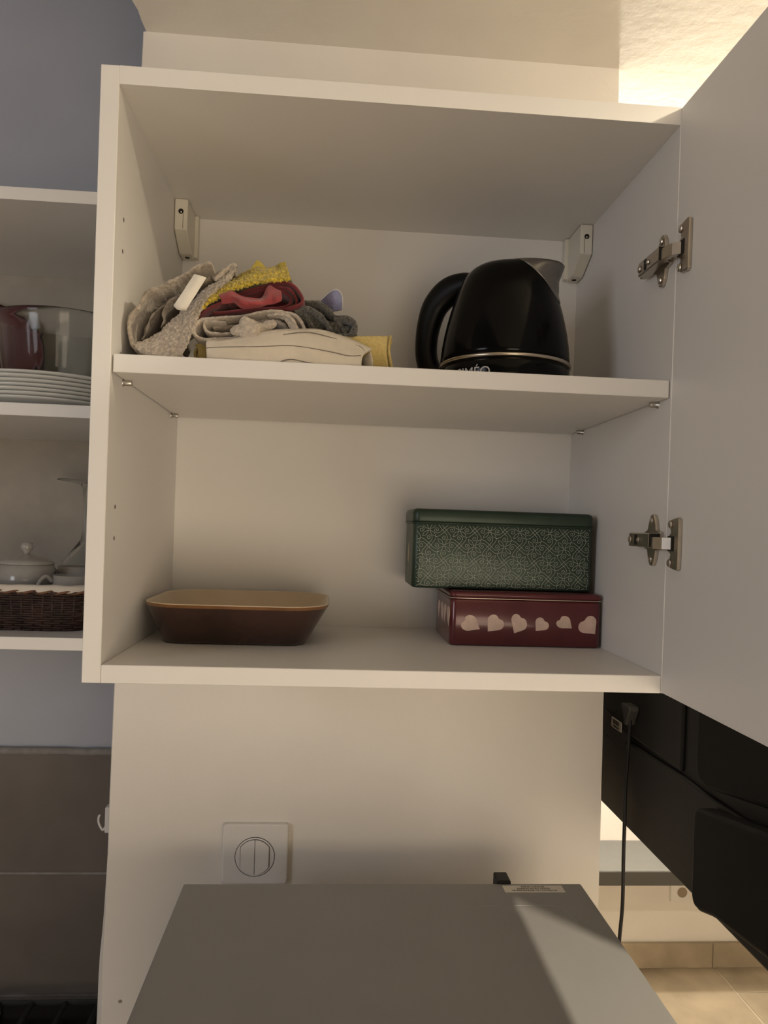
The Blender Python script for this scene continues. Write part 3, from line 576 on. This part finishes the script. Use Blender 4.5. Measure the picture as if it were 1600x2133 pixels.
for h in hearts:
    h = [(rcx+.001+(x-.4665)*.975, z) for x, z in h]
    pts = heart_pts(*h)
    obj('heart', prism(pts, 'y', ry0-.00035, ry0+.0002), HEART, rt, label='pale printed heart')
for i in range(4):
    yc = ry0+.016+.026*i; s = 1 if i % 2 else -1
    pts = heart_pts((yc+.004*s, .040), (yc-.008, .064), (yc+.008, .062))
    obj('heart', prism(pts, 'x', rx0-.00035, rx0+.0002), HEART, rt, label='pale printed heart')
gx0, gx1, gy0, gy1 = .3235, .5555, .1905, .286
gt = thing('green_pattern_tin', 'dark green rectangular tin with pale swirl pattern, on top of the red tin', 'tin', ((gx0+gx1)/2, (gy0+gy1)/2, .0858))
gcx, gcy, ghx, ghy = (gx0+gx1)/2, (gy0+gy1)/2, (gx1-gx0)/2, (gy1-gy0)/2
tin(gcx, gcy, ghx, ghy, .0862, .172, .009, GREEN, gt)
tin(gcx, gcy, ghx+.0012, ghy+.0012, .1685, .1865, .010, GREEN, gt, 'lid', top_round=.005)
obj('lid_bead', rings([[(x, y, z) for x, y in rrect(gcx, gcy, ghx+d, ghy+d, .009+d)] for d, z in ((.0005, .1678), (.0019, .168), (.0022, .1687), (.0019, .1694), (.0005, .1696))]), GREEN, gt, True)
b = bmesh.new(); M = 20
obj('seal', prism([(gcy+.002+.0075*cos(2*pi*i/M), .128+.014*sin(2*pi*i/M)) for i in range(M)], 'x', gx0-.0003, gx0+.0002), mat('seal_print', (.36, .29, .18), .5, var=.15, nscale=200), gt, label='small oval printed seal')
# swirl print: thin flat ribbons, one motif repeated over the front
PER = .0388
c1 = [(-.295, .218), (-.25, .222), (-.17, .195), (-.09, .135), (0, .066), (.066, 0), (.13, -.06), (.19, -.095), (.235, -.105), (.295, -.08), (.325, -.02), (.31, .035), (.265, .065), (.215, .045), (.2, 0), (.225, -.035), (.26, -.03), (.27, 0), (.255, .012)]
curve1 = [(p.x, p.y) for p in catmull([(x, y, 0) for x, y in c1], 3)]
leaf = []
for sgn in (1, -1):
    L_ = [(.05+(.30-.05)*t/8, sgn*.05*sin(pi*t/8)) for t in range(9)]; leaf.append(L_)
Q = sqrt(.5)
leaf_d = [[((u-v)*Q, (u+v)*Q) for u, v in L_] for L_ in leaf]
bm = bmesh.new(); X0, X1, Y0_, Y1_ = gx0+.0045, gx1-.0045, .0885, .1668; HWD = .00021
def ribbon2(pts):
    run = []
    def flush():
        if len(run) > 1:
            vs = []
            for i, p in enumerate(run):
                a = run[max(0, i-1)]; c = run[min(len(run)-1, i+1)]; dx, dz = c[0]-a[0], c[1]-a[1]; l = math.hypot(dx, dz) or 1
                nx, nz = -dz/l*HWD, dx/l*HWD
                vs.append((bm.verts.new((p[0]+nx, gy0-.00025, p[1]+nz)), bm.verts.new((p[0]-nx, gy0-.00025, p[1]-nz))))
            for (a, b_), (c, d) in zip(vs, vs[1:]): bm.faces.new((a, b_, d, c))
        run.clear()
    for p in pts:
        if X0 <= p[0] <= X1 and Y0_ <= p[1] <= Y1_: run.append(p)
        else: flush()
    flush()
OX, OZ = .3435, .1602         # a flower centre
for i in range(-2, 16):
    for j in range(-2, 12):
        if (i+j) % 2: continue
        fx, fz = OX+i*PER/2, OZ-j*PER/2
        for q in range(4):
            ca, sa = round(cos(q*pi/2)), round(sin(q*pi/2))
            for L_ in leaf_d: ribbon2([(fx+PER*(ca*u-sa*v), fz+PER*(sa*u+ca*v)) for u, v in L_])
            ribbon2([(fx+PER*.03*(ca-sa*t), fz+PER*.03*(sa+ca*t)) for t in (-1, 0, 1)])
        mx, mz = fx+PER/2, fz; fl_ = 1 if i % 2 else -1
        for q in range(4):
            ca, sa = round(cos(q*pi/2)), round(sin(q*pi/2))
            ribbon2([(mx+PER*(ca*u-sa*v*fl_), mz+PER*(sa*u+ca*v*fl_)) for u, v in curve1])
obj('swirl_print', bm, GREENP, gt, label='pale printed swirls and leaves', recalc=False)

# ================================================================ BAKING DISH
dx0, dx1, dy0, dy1 = .0060, .2200, .1015, .2940
bx0, bx1, by0, by1 = .0245, .1945, .1310, .2640
dt = thing('baking_dish', 'brown glazed rectangular baking dish with sand inside on the cabinet bottom', 'dish', ((dx0+dx1)/2, (dy0+dy1)/2, T))
def drow(f, z, inset=0):
    x0, x1, y0, y1 = (bx0+(dx0-bx0)*f+inset, bx1+(dx1-bx1)*f-inset, by0+(dy0-by0)*f+inset, by1+(dy1-by1)*f-inset)
    return [(x, y, z) for x, y in rrect((x0+x1)/2, (y0+y1)/2, (x1-x0)/2, (y1-y0)/2, .024+.026*f-min(.008, inset))]
zr = .0665
obj('outer_body', rings([drow(0, T+.0005, .006), drow(0, T+.0012, .002), drow(.03, T+.004), drow(.5, T+.025), drow(.93, zr-.004), drow(.985, zr-.0008)], cap1=False), BROWN, dt, True)
obj('rim', rings([drow(.992, zr+.0002, -.0002), drow(1, zr+.0010, .0002), drow(1, zr+.0013, .0015), drow(1, zr+.0008, .003), drow(1, zr-.0012, .0045)], cap0=False, cap1=False), SAND, dt, True)
obj('glaze_line', rings([drow(.945, zr-.0034, -.0001), drow(.97, zr-.0016, -.0003), drow(.993, zr+.0002, -.0003)], cap0=False, cap1=False), RIM, dt, True, label='caramel line under the rim')
obj('inside', rings([drow(1, zr, .0030), drow(.93, zr-.003, .0046), drow(.45, T+.022, .0055), drow(.08, T+.0085, .006), drow(0, T+.0065, .012)], cap0=False), SAND, dt, True, label='sand coloured inside glaze')

# ================================================================ MICROWAVE
mx0, mx1, my0, my1, mz1 = .0497, .5600, -.16, .2045, -.295
mz0 = mz1-.275
mw = thing('microwave', 'grey steel microwave oven seen from above under the cabinet', 'microwave', ((mx0+mx1)/2, (my0+my1)/2, mz0-.012))
obj('casing', box((mx0, my0, mz0), (mx1, my1, mz1), .0022, 3), MICRO, mw, False)
obj('door', box((mx0, my0-.022, mz0), (mx1-.11, my0-.0005, mz1-.001), .003), BLACKG, mw)
obj('control_panel', box((mx1-.108, my0-.018, mz0), (mx1, my0-.0005, mz1-.001), .003), BLACKM, mw)
obj('handle', tube([(mx1-.128, my0-.022, mz0+.04), (mx1-.128, my0-.045, mz0+.05), (mx1-.128, my0-.045, mz1-.05), (mx1-.128, my0-.022, mz1-.04)], .006, 10), STEEL, mw, True)
for x in (mx0+.04, mx1-.04):
    for y in (my0+.04, my1-.04): obj('foot', lathe([(.012, -.012), (.014, 0)], (x, y, mz0), 16), BLACKM, mw)
# embossed line near the back right of the lid
P = [(0.3567,0.1491),(0.3891,0.1495),(0.4215,0.1488),(0.4631,0.1492),(0.4991,0.1496),(0.5128,0.1455),(0.5201,0.1364),(0.5238,0.1156),(0.5242,0.0916),(0.5253,0.0557)]
P = catmull([(p[0], p[1], mz1-.0004) for p in P], 6); nP = len(P)
obj('embossed_ridge', tube(P, [.0004+.0008*min(1, 4*i/nP, 3*(nP-1-i)/nP) for i in range(nP)], 8, flat=.7), MICRO, mw, True)
lx0, lx1, ly0, ly1 = .4545, .5320, .1815, .1985
lb = obj('warning_label', box((lx0, ly0, mz1), (lx1, ly1, mz1+.0004)), LABELM, mw, label='silver warning label with three printed lines')
for n_, (s, sz) in enumerate((('MISE EN GARDE DE', .0046), ('ENERGIE MICRO ONDES', .0047), ('NE PAS ENLEVER CE COUVERCLE', .0047))):
    b = text_bm(s, sz, .00005, 'CENTER')
    xs = [v.co.x for v in b.verts]; wid = max(xs)-min(xs); tw = (.030, .0425, .058)[n_]
    for v in b.verts: v.co = Vector(((lx0+lx1)/2+v.co.x*tw/wid, ly1-.0052-.0049*n_+v.co.y, mz1+.0005+v.co.z))
    obj('printed_line', b, INK, lb)
obj('wall_spacer', box((.4495, my1-.001, mz1-.03), (.4675, my1+.026, mz1+.0035), .002), BLACKM, mw, label='black plastic wall spacer')
# the small fridge it stands on (out of sight below)
fr = thing('small_fridge', 'white small fridge under the microwave', 'fridge', (.3, .08, -1.55))
obj('body', box((.07, -.15, -1.52), (.54, .33, mz0-.0125), .006), WHITE, fr)
obj('door', box((.07, -.20, -1.50), (.54, -.152, mz0-.016), .006), WHITE, fr)
for x in (.1, .5):
    for y in (-.1, .28): obj('foot', lathe([(.015, -.03), (.015, .002)], (x, y, -1.52), 12), BLACKM, fr)

obj('paint_chip', lathe([(.0026, -.0008), (.0018, -.0014), (.0001, -.0016)], (-.0600, WALLY, -.5320), 9, axis='y'), mat('chip_grey', (.30, .27, .24), .9, var=.2), bpy.data.objects['wall_pillar'])
# ================================================================ SWITCH, HOOK
sx, sz = .1259, -.3165
sw = thing('light_switch', 'square white double light switch on the pillar above the microwave', 'switch', (sx, WALLY, sz-.0435))
pts = rrect(sx, sz, .0465, .0432, .004)
obj('plate', prism(pts, 'y', WALLY-.0085, WALLY+.0005, .0018), SWITCH, sw)
def disc(r0, r1, y0, y1): return lathe([(r0, y0), (r1, y0), (r1, y1), (r0, y1)], (sx-.0003, 0, sz-.0035), 48, axis='y', closed_prof=True)
obj('gap_line', disc(.0278, .0286, WALLY-.0088, WALLY-.007), INK, sw, label='dark circular gap')
obj('inner_ring', disc(.0200, .0277, WALLY-.0090, WALLY-.007), SWITCH, sw)
def rocker(sgn, g=0, e=0):
    out = []; R0 = .0247+e; xm = .0202+e; cx = sx-.0003; cz = sz-.0035
    a0 = math.acos(xm/R0); n = 10
    arc = [(R0*cos(a0+(pi/2-a0)*i/n), R0*sin(a0+(pi/2-a0)*i/n)) for i in range(n+1)]
    pts = arc+[(g, arc[-1][1]), (g, -arc[-1][1])]+[(x, -z) for x, z in reversed(arc)]
    pts = [(cx+sgn*max(x, g), cz+z) for x, z in pts]
    res = []
    for p in pts:
        if not res or (abs(p[0]-res[-1][0])+abs(p[1]-res[-1][1])) > 1e-6: res.append(p)
    return res
for s in (-1, 1):
    obj('rocker_gap', prism(rocker(s, 0, .0007), 'y', WALLY-.0093, WALLY-.0075), INK, sw)
    obj('rocker', prism(rocker(s, .0004, 0), 'y', WALLY-.0112, WALLY-.008, .0003), SWITCH, sw)
hk = thing('wall_hook', 'small white plastic hook on the left edge of the pillar', 'hook', (-.098, .375, -.30))
obj('hook_arm', tube(catmull([(-.0905, .375, -.276), (-.0960, .375, -.283), (-.0965, .375, -.292), (-.1005, .375, -.298), (-.1045, .375, -.293), (-.1072, .375, -.286), (-.1070, .375, -.279), (-.1052, .375, -.276)], 6), .0017, 8), HOOK, hk, True)
obj('back_plate', box((-.0965, .367, -.300), (-.0790, .383, -.262), .002), HOOK, hk)

# ================================================================ LEFT SHELF UNIT
ux0, ux1, uy0, uy1 = -.92, -.0845, .345, .70
un = thing('open_shelf_unit', 'white open shelf unit in the recess left of the pillar', 'shelf', ((ux0+ux1)/2, .52, -.030))
obj('top_panel', box((ux0, uy0, .6065), (ux1, uy1-.006, .6245), .0006, 1), WHITE, un)
obj('shelf', box((ux0+T, uy0+.002, .3022), (ux1-T, uy1-.006, .3202), .0006, 1), WHITE, un)
obj('bottom_panel', box((ux0, uy0, -.0300), (ux1, uy1-.006, -.0120), .0006, 1), WHITE, un)
obj('side_panel', box((ux1-T, uy0+.0005, -.0119), (ux1, uy1-.006, .6064), .0006, 1), WHITE, un)
obj('side_panel', box((ux0, uy0+.0005, -.0119), (ux0+T, uy1-.006, .6064), .0006, 1), WHITE, un)
obj('back_panel', box((ux0, uy1-.006, -.028), (ux1, uy1-.0005, .622)), BOARD, un)
UZ2, UZ1 = .3203, -.0119
# plates
ORD = ['topmost', 'second', 'third', 'fourth', 'fifth', 'sixth', 'lowest']
px_, py_ = -.245, .510
pz = UZ2; NP = 7
pl = None
for i in range(NP):
    name = ORD[NP-1-i]
    lab = f'white dinner plate, {name} in the stack under the glass bowl' if name in ('topmost', 'lowest') else f'white dinner plate, {name} from the top of the stack under the glass bowl'
    if pl is None:
        bm = lathe([(.085, .0), (.088, .0005), (.130, .0115), (.1345, .0135), (.1340, .0155), (.129, .0148), (.088, .0045), (.02, .0042), (.0005, .0042)], (px_, py_, pz), 64)
        pl = obj('dinner_plate', bm, PLATE, None, True); o = pl
    else:
        o = pl.copy(); C.objects.link(o)
    o.location = (px_+(0 if i == 0 else .0035*sin(i*2.3)), py_+(0 if i == 0 else .002*cos(i*1.9)), pz)
    o.rotation_euler = (0, 0, i*.7); tag(o, lab, 'plate', 'white dinner plates stacked in the shelf unit'); pz += .0063
# ribbed glass bowl on the plates
gz = pz-.0063+.0098; gr = .1110; gx, gy = -.226, .520
bw = thing('glass_bowl', 'clear ribbed glass bowl on the stack of white plates', 'bowl', (gx, gy, gz))
rows = []; n = 120
def gring(r, z, rib): return [(gx+(r+rib*(1 if (i % 4) < 2 else 0))*cos(2*pi*i/n), gy+(r+rib*(1 if (i % 4) < 2 else 0))*sin(2*pi*i/n), gz+z) for i in range(n)]
for r, z, rib in ((.086, 0, 0), (.092, .002, .0), (.0945, .008, .0007), (.1045, .080, .0007), (.1065, .090, 0), (.1090, .102, 0), (gr, .107, 0), (gr-.001, .109, 0), (gr-.0035, .108, 0), (.1055, .098, 0), (.1025, .085, 0), (.0922, .010, 0), (.087, .0065, 0), (.01, .006, 0)):
    rows.append(gring(r, z, rib))
obj('glass_wall', rings(rows), GLASS, bw, True)
# red round tray standing on edge behind the bowl
ra = math.radians(4); rc = Vector((-.431, .667, UZ2+.1143))
rp = thing('red_tray', 'dark red round tray standing on edge at the far left behind the glass bowl', 'tray', (rc.x, rc.y, UZ2))
b = lathe([(.0005, .006), (.097, .006), (.105, -.004), (.113, -.008), (.114, -.006), (.107, -.001), (.098, .0095), (.0005, .0095)], (0, 0, 0), 56, axis='y')
bmesh.ops.rotate(b, verts=b.verts, cent=(0, 0, 0), matrix=Matrix.Rotation(-ra, 3, 'X')); bmesh.ops.translate(b, verts=b.verts, vec=rc)
obj('dish_body', b, REDP, rp, True)
b = lathe([(.1125, -.0085), (.1143, -.0085), (.1143, -.0050), (.1125, -.0050)], (0, 0, 0), 56, axis='y', closed_prof=True)
bmesh.ops.rotate(b, verts=b.verts, cent=(0, 0, 0), matrix=Matrix.Rotation(-ra, 3, 'X')); bmesh.ops.translate(b, verts=b.verts, vec=rc)
obj('rim', b, BLACKM, rp, True, label='thin black rim')
# wicker basket
wx0, wx1, wy0, wy1, wz = -.345, -.130, .395, .590, UZ1
bk = thing('wicker_basket', 'dark brown wicker basket with white cloth liner on the lower left shelf', 'basket', ((wx0+wx1)/2, (wy0+wy1)/2, wz))
wcx, wcy, whx, why = (wx0+wx1)/2, (wy0+wy1)/2, (wx1-wx0)/2, (wy1-wy0)/2
def bring(f, rr=.055): return rrect(wcx, wcy, whx*f, why*f, rr*f, 10)
def dense(pts, step=.004):
    L_ = [Vector((x, y, 0)) for x, y in pts]; L_.append(L_[0]); tot = sum((b_-a).length for a, b_ in zip(L_, L_[1:])); return resample(L_, int(tot/step))[:-1]
bm = bmesh.new(); rowsN = 17
for r_ in range(rowsN):
    z = wz+.002+.0565*r_/(rowsN-1); f = .90+.10*r_/(rowsN-1); D_ = dense(bring(f)); m = len(D_); pts = []
    for i, p in enumerate(D_):
        a = D_[i-1]; c = D_[(i+1) % m]; t_ = (c-a).normalized(); nrm = Vector((t_.y, -t_.x, 0))
        ph = 2*pi*i*.004/.030+(pi if r_ % 2 else 0)
        pts.append(p+nrm*(.0016*sin(ph))+Vector((0, 0, z+.0007*noise.noise(Vector((i*.2, r_*3.1, 0))))))
    tube(pts, .0019, 6, bm, True)
obj('weave', bm, WICK, bk, True, kind='stuff', label='woven dark willow strands')
bm = bmesh.new(); D0 = dense(bring(.90)); D1 = dense(bring(1.0))
for q in range(46):
    a = D0[int(len(D0)*q/46)]; c = D1[int(len(D1)*q/46)]
    tube([a+Vector((0, 0, wz+.001)), c+Vector((0, 0, wz+.060))], .0022, 6, bm)
obj('stakes', bm, WICK, bk, True, kind='stuff')
bm = bmesh.new()
for s in (0, 1):
    D_ = dense(bring(1.005), .0035); pts = []
    for i, p in enumerate(D_):
        ph = 2*pi*i/14+pi*s; pts.append(p+Vector(((p.x-wcx)*.012*cos(ph), (p.y-wcy)*.012*cos(ph), wz+.0595+.0022*sin(ph))))
    tube(pts, .0021, 6, bm, True)
obj('braided_rim', bm, mat('light_wicker', (.13, .06, .03), .6, var=.5, nscale=80), bk, True, label='lighter braided rim')
obj('bottom', prism(bring(.90), 'z', wz+.0003, wz+.003), WICK, bk)
rows = []
for f, z in ((1.025, .0560), (1.035, .0610), (1.02, .0665), (.99, .0685), (.95, .0665), (.92, .055), (.87, .008), (.3, .0045)):
    rows.append([(p.x, p.y, wz+z+.0018*noise.noise(Vector((p.x*45, p.y*45, z*30)))) for p in dense(bring(f), .006)][:140])
nmin = min(len(r_) for r_ in rows); rows = []
for f, z in ((1.020, .0585), (1.032, .0630), (1.02, .0680), (.99, .0700), (.95, .0675), (.92, .055), (.87, .008), (.3, .0045)):
    L_ = dense(bring(f), .004); L_ = resample(L_+[L_[0]], 141)[:-1]
    rows.append([(p.x, p.y, wz+z+.0016*noise.noise(Vector((p.x*45, p.y*45, z*30)))) for p in L_])
obj('cloth_liner', rings(rows, cap0=False), LINER, bk, True, label='white cloth liner folded over the rim')
# sugar bowl and cups inside the basket
def cup(name, label, cat, cx, cy, z, r, h, ang, group=None, lid=False):
    c = thing(name, label, cat, (cx, cy, z), group)
    obj('body', lathe([(r*.55, 0), (r*.62, .001), (r*.93, h*.35), (r, h*.72), (r*.97, h), (r*.93, h), (r*.95, h*.72), (r*.86, h*.35), (r*.55, .005), (.0005, .0045)], (cx, cy, z), 40), CHINA, c, True)
    d = Vector((cos(ang), sin(ang), 0)); o_ = Vector((cx, cy, z))
    obj('handle', tube(catmull([o_+d*(r*.97)+Vector((0, 0, h*.86)), o_+d*(r+.010)+Vector((0, 0, h*.98)), o_+d*(r+.020)+Vector((0, 0, h*.80)), o_+d*(r+.019)+Vector((0, 0, h*.50)), o_+d*(r*.96)+Vector((0, 0, h*.28))], 6), .0034, 8), CHINA, c, True)
    if lid:
        obj('lid', lathe([(r*.98, h+.0004), (r*1.0, h+.003), (r*.8, h+.008), (r*.4, h+.013), (.006, h+.016), (.0001, h+.0165)], (cx, cy, z), 40), CHINA, c, True)
        obj('knob', lathe([(.005, h+.0155), (.0045, h+.019), (.0085, h+.0235), (.0098, h+.0285), (.0075, h+.034), (.0005, h+.036)], (cx, cy, z), 24), CHINA, c, True)
    return c
cup('sugar_bowl', 'white china sugar bowl with round lid knob in the wicker basket', 'bowl', -.262, .478, wz+.0088, .042, .086, math.radians(200), lid=True)
CUPS = 'white china cups in the basket'
cup('tea_cup', 'white china cup with its curved handle up, right of the sugar bowl', 'cup', -.200, .525, wz+.0088, .030, .082, math.radians(200), CUPS)
cup('tea_cup', 'white china cup half hidden at the right end of the basket', 'cup', -.183, .460, wz+.0088, .031, .072, math.radians(215), CUPS)
# upturned goblet behind the basket
gb = thing('glass_goblet', 'tall clear goblet standing upside down behind the wicker basket', 'glass', (-.2228, .636, UZ1))
obj('bowl', lathe([(.0415, 0), (.0425, .001), (.0480, .03), (.0475, .06), (.038, .092), (.018, .118), (.0075, .132), (.0055, .150), (.0052, .19), (.0065, .222), (.0105, .231), (.0005, .231), (.0005, .128), (.012, .113), (.0355, .088), (.0460, .059), (.0465, .03), (.0405, .0015)], (-.2228, .636, UZ1), 48, closed_prof=True), GLASS, gb, True)
obj('foot', lathe([(.0105, .2305), (.030, .2345), (.0500, .2375), (.0506, .2385), (.049, .2395), (.0005, .2400)], (-.2228, .636, UZ1), 48), GLASS, gb, True)

# ================================================================ HOB
wt = thing('worktop', 'grey kitchen worktop in the recess under the tiles', 'worktop', (-.89, .4, -1.55))
obj('slab', box((-1.69, .10, -.770), (-.0905, .6865, -.740), .002), WORK, wt)
obj('base_cabinet', box((-1.69, .14, -1.55), (-.13, .68, -.7705), .002), WHITE, wt)
hb = thing('gas_hob', 'black gas hob with cast-iron grates in the lower left corner', 'hob', (-.45, .42, -.740))
obj('glass_top', box((-.80, .16, -.7395), (-.150, .6680, -.733), .002), HOB, hb)
for x0 in (-.345, -.575):
    g = obj('grate', tube([(x0, .63, -.716), (x0+.175, .63, -.716), (x0+.175, .22, -.716), (x0, .22, -.716)], .0055, 8, closed=True), IRON, hb)
    for d in (.058, .117): tube_ = obj('grate_bar', tube([(x0+d, .63, -.716), (x0+d-.0, .22, -.716)], .0048, 8), IRON, g)
    for (x, y) in ((x0, .63), (x0+.175, .63), (x0, .22), (x0+.175, .22)): obj('grate_foot', box((x-.005, y-.005, -.733), (x+.005, y+.005, -.716)), IRON, g)
    obj('burner', lathe([(.045, -.733), (.042, -.724), (.034, -.722), (.001, -.721)], (x0+.0875, .43, 0), 28), IRON, hb, True)

# ================================================================ TELEVISION
tx = .690
tv = thing('television', 'black television seen from behind, jutting past the right of the pillar', 'television', (tx+.02, .35, -.287))
obj('rear_shell', prism([(-.098, -.2845), (1.15, -.2845), (1.15, .425), (-.098, .425)], 'x', tx, tx+.035, .006), TVB, tv)
obj('screen_frame', box((tx+.035, -.125, -.292), (tx+.048, 1.156, .432), .004), BLACKM, tv)
# sloped lower electronics housing
low = [(-.045, -.283), (.485, -.283), (.485, -.172), (.40, -.150), (.20, -.150), (.155, -.165), (-.045, -.152)]
obj('lower_housing', prism([(-.052, -.2845), (.486, -.2845), (.46, -.170), (.36, -.155), (.195, -.148), (.145, -.150), (.005, -.146), (-.052, -.142)], 'x', tx-.006, tx+.004, .003), TVB, tv)
obj('speaker_housing', prism([(-.050, -.2500), (.060, -.2640), (.092, -.2740), (.106, -.2735), (.1125, -.262), (.1130, -.166), (.108, -.1580), (-.050, -.128)], 'x', tx-.030, tx-.004, .006, seg=3), TVD, tv, False)
obj('upper_panel', prism([(-.05, -.110), (.125, -.142), (.145, -.135), (.150, -.12), (.150, .38), (-.05, .38)], 'x', tx-.010, tx+.002, .006, seg=3), TVD, tv)
obj('panel_step', prism([(.196, -.145), (.46, -.145), (.46, .38), (.196, .38)], 'x', tx-.005, tx+.002, .003), TVB, tv)
obj('recess_panel', prism([(0.4752,-0.1427),(0.4592,-0.1290),(0.3630,-0.1470),(0.3887,-0.1731),(0.4730,-0.1663)], 'x', tx-.0062, tx-.0045, 0), mat('recess_grey', (.016, .0145, .0125), .6, var=.1), tv)
lb = obj('barcode_label', box((tx-.0080, .3905, -.1482), (tx-.0061, .4290, -.1330)), PAPER, tv, label='white label with barcode')
for i in range(11):
    y = .3985+.0023*i; wv = (.0006, .0011, .0005, .0014, .0006)[i % 5]
    obj('bar', box((tx-.0084, y, -.1415), (tx-.0079, y+wv, -.1345)), INK, lb)
for i in range(5): obj('digit', box((tx-.0084, .3990+.0050*i, -.1464), (tx-.0079, .4022+.0050*i, -.1432)), INK, lb)
obj('mount_arm', box((.636, .46, .0), (tx+.001, .56, .10), .004), BLACKM, tv)
# power lead
pc = thing('power_cord', 'black power cord hanging from the plug behind the television', 'cord', (.675, .37, -.15))
P = [(0.3427,-0.1089),(0.3385,-0.1150),(0.3419,-0.1592),(0.3476,-0.2189),(0.3462,-0.2763),(0.3460,-0.3198),(0.3434,-0.3909),(0.3498,-0.4450),(0.3520,-0.4828),(0.3447,-0.5220)]
obj('cable', tube(catmull([(.675, p[0], p[1]) for p in P], 8), .0028, 10), CORD, pc, True)
q = P[0]
obj('plug', prism([(q[0]+.014, q[1]+.016), (q[0]-.014, q[1]+.016), (q[0]-.016, q[1]+.010), (q[0]-.007, q[1]-.004), (q[0]-.004, q[1]-.014), (q[0]+.004, q[1]-.014), (q[0]+.006, q[1]-.004), (q[0]+.016, q[1]+.010)], 'x', .668, .6835, .002), mat('plug_grey', (.05, .046, .04), .5, var=.1), pc)

# ================================================================ LIVING ROOM FAR WALL
ws = thing('floating_shelf', 'grey floating shelf with dark front edge on the far living-room wall', 'shelf', (2.0, 1.99, -1.10))
obj('board', box((.9, 1.858, -1.0995), (3.0, 2.119, -1.049), .002), SHELFG, ws)
obj('front_edge', box((.9, 1.852, -1.1000), (3.0, 1.8578, -1.0505), .001), SHELFD, ws)
so = thing('wall_socket', 'white wall socket under the floating shelf on the far wall', 'socket', (1.655, 2.12, -1.29))
obj('plate', box((1.610, 2.110, -1.290), (1.690, 2.1205, -1.215), .003), SWITCH, so)
obj('well', lathe([(.020, 2.1095), (.020, 2.1085), (.017, 2.1085), (.015, 2.1098), (.001, 2.1098)], (1.657, 0, -1.252), 28, axis='y'), mat('socket_well', (.32, .26, .19), .5), so)

# ---------------------------------------------------------------- lift everything onto the floor level
for o in scene.objects:
    if o.parent is None and o.type in {'MESH', 'EMPTY'}: o.location.z += Z0
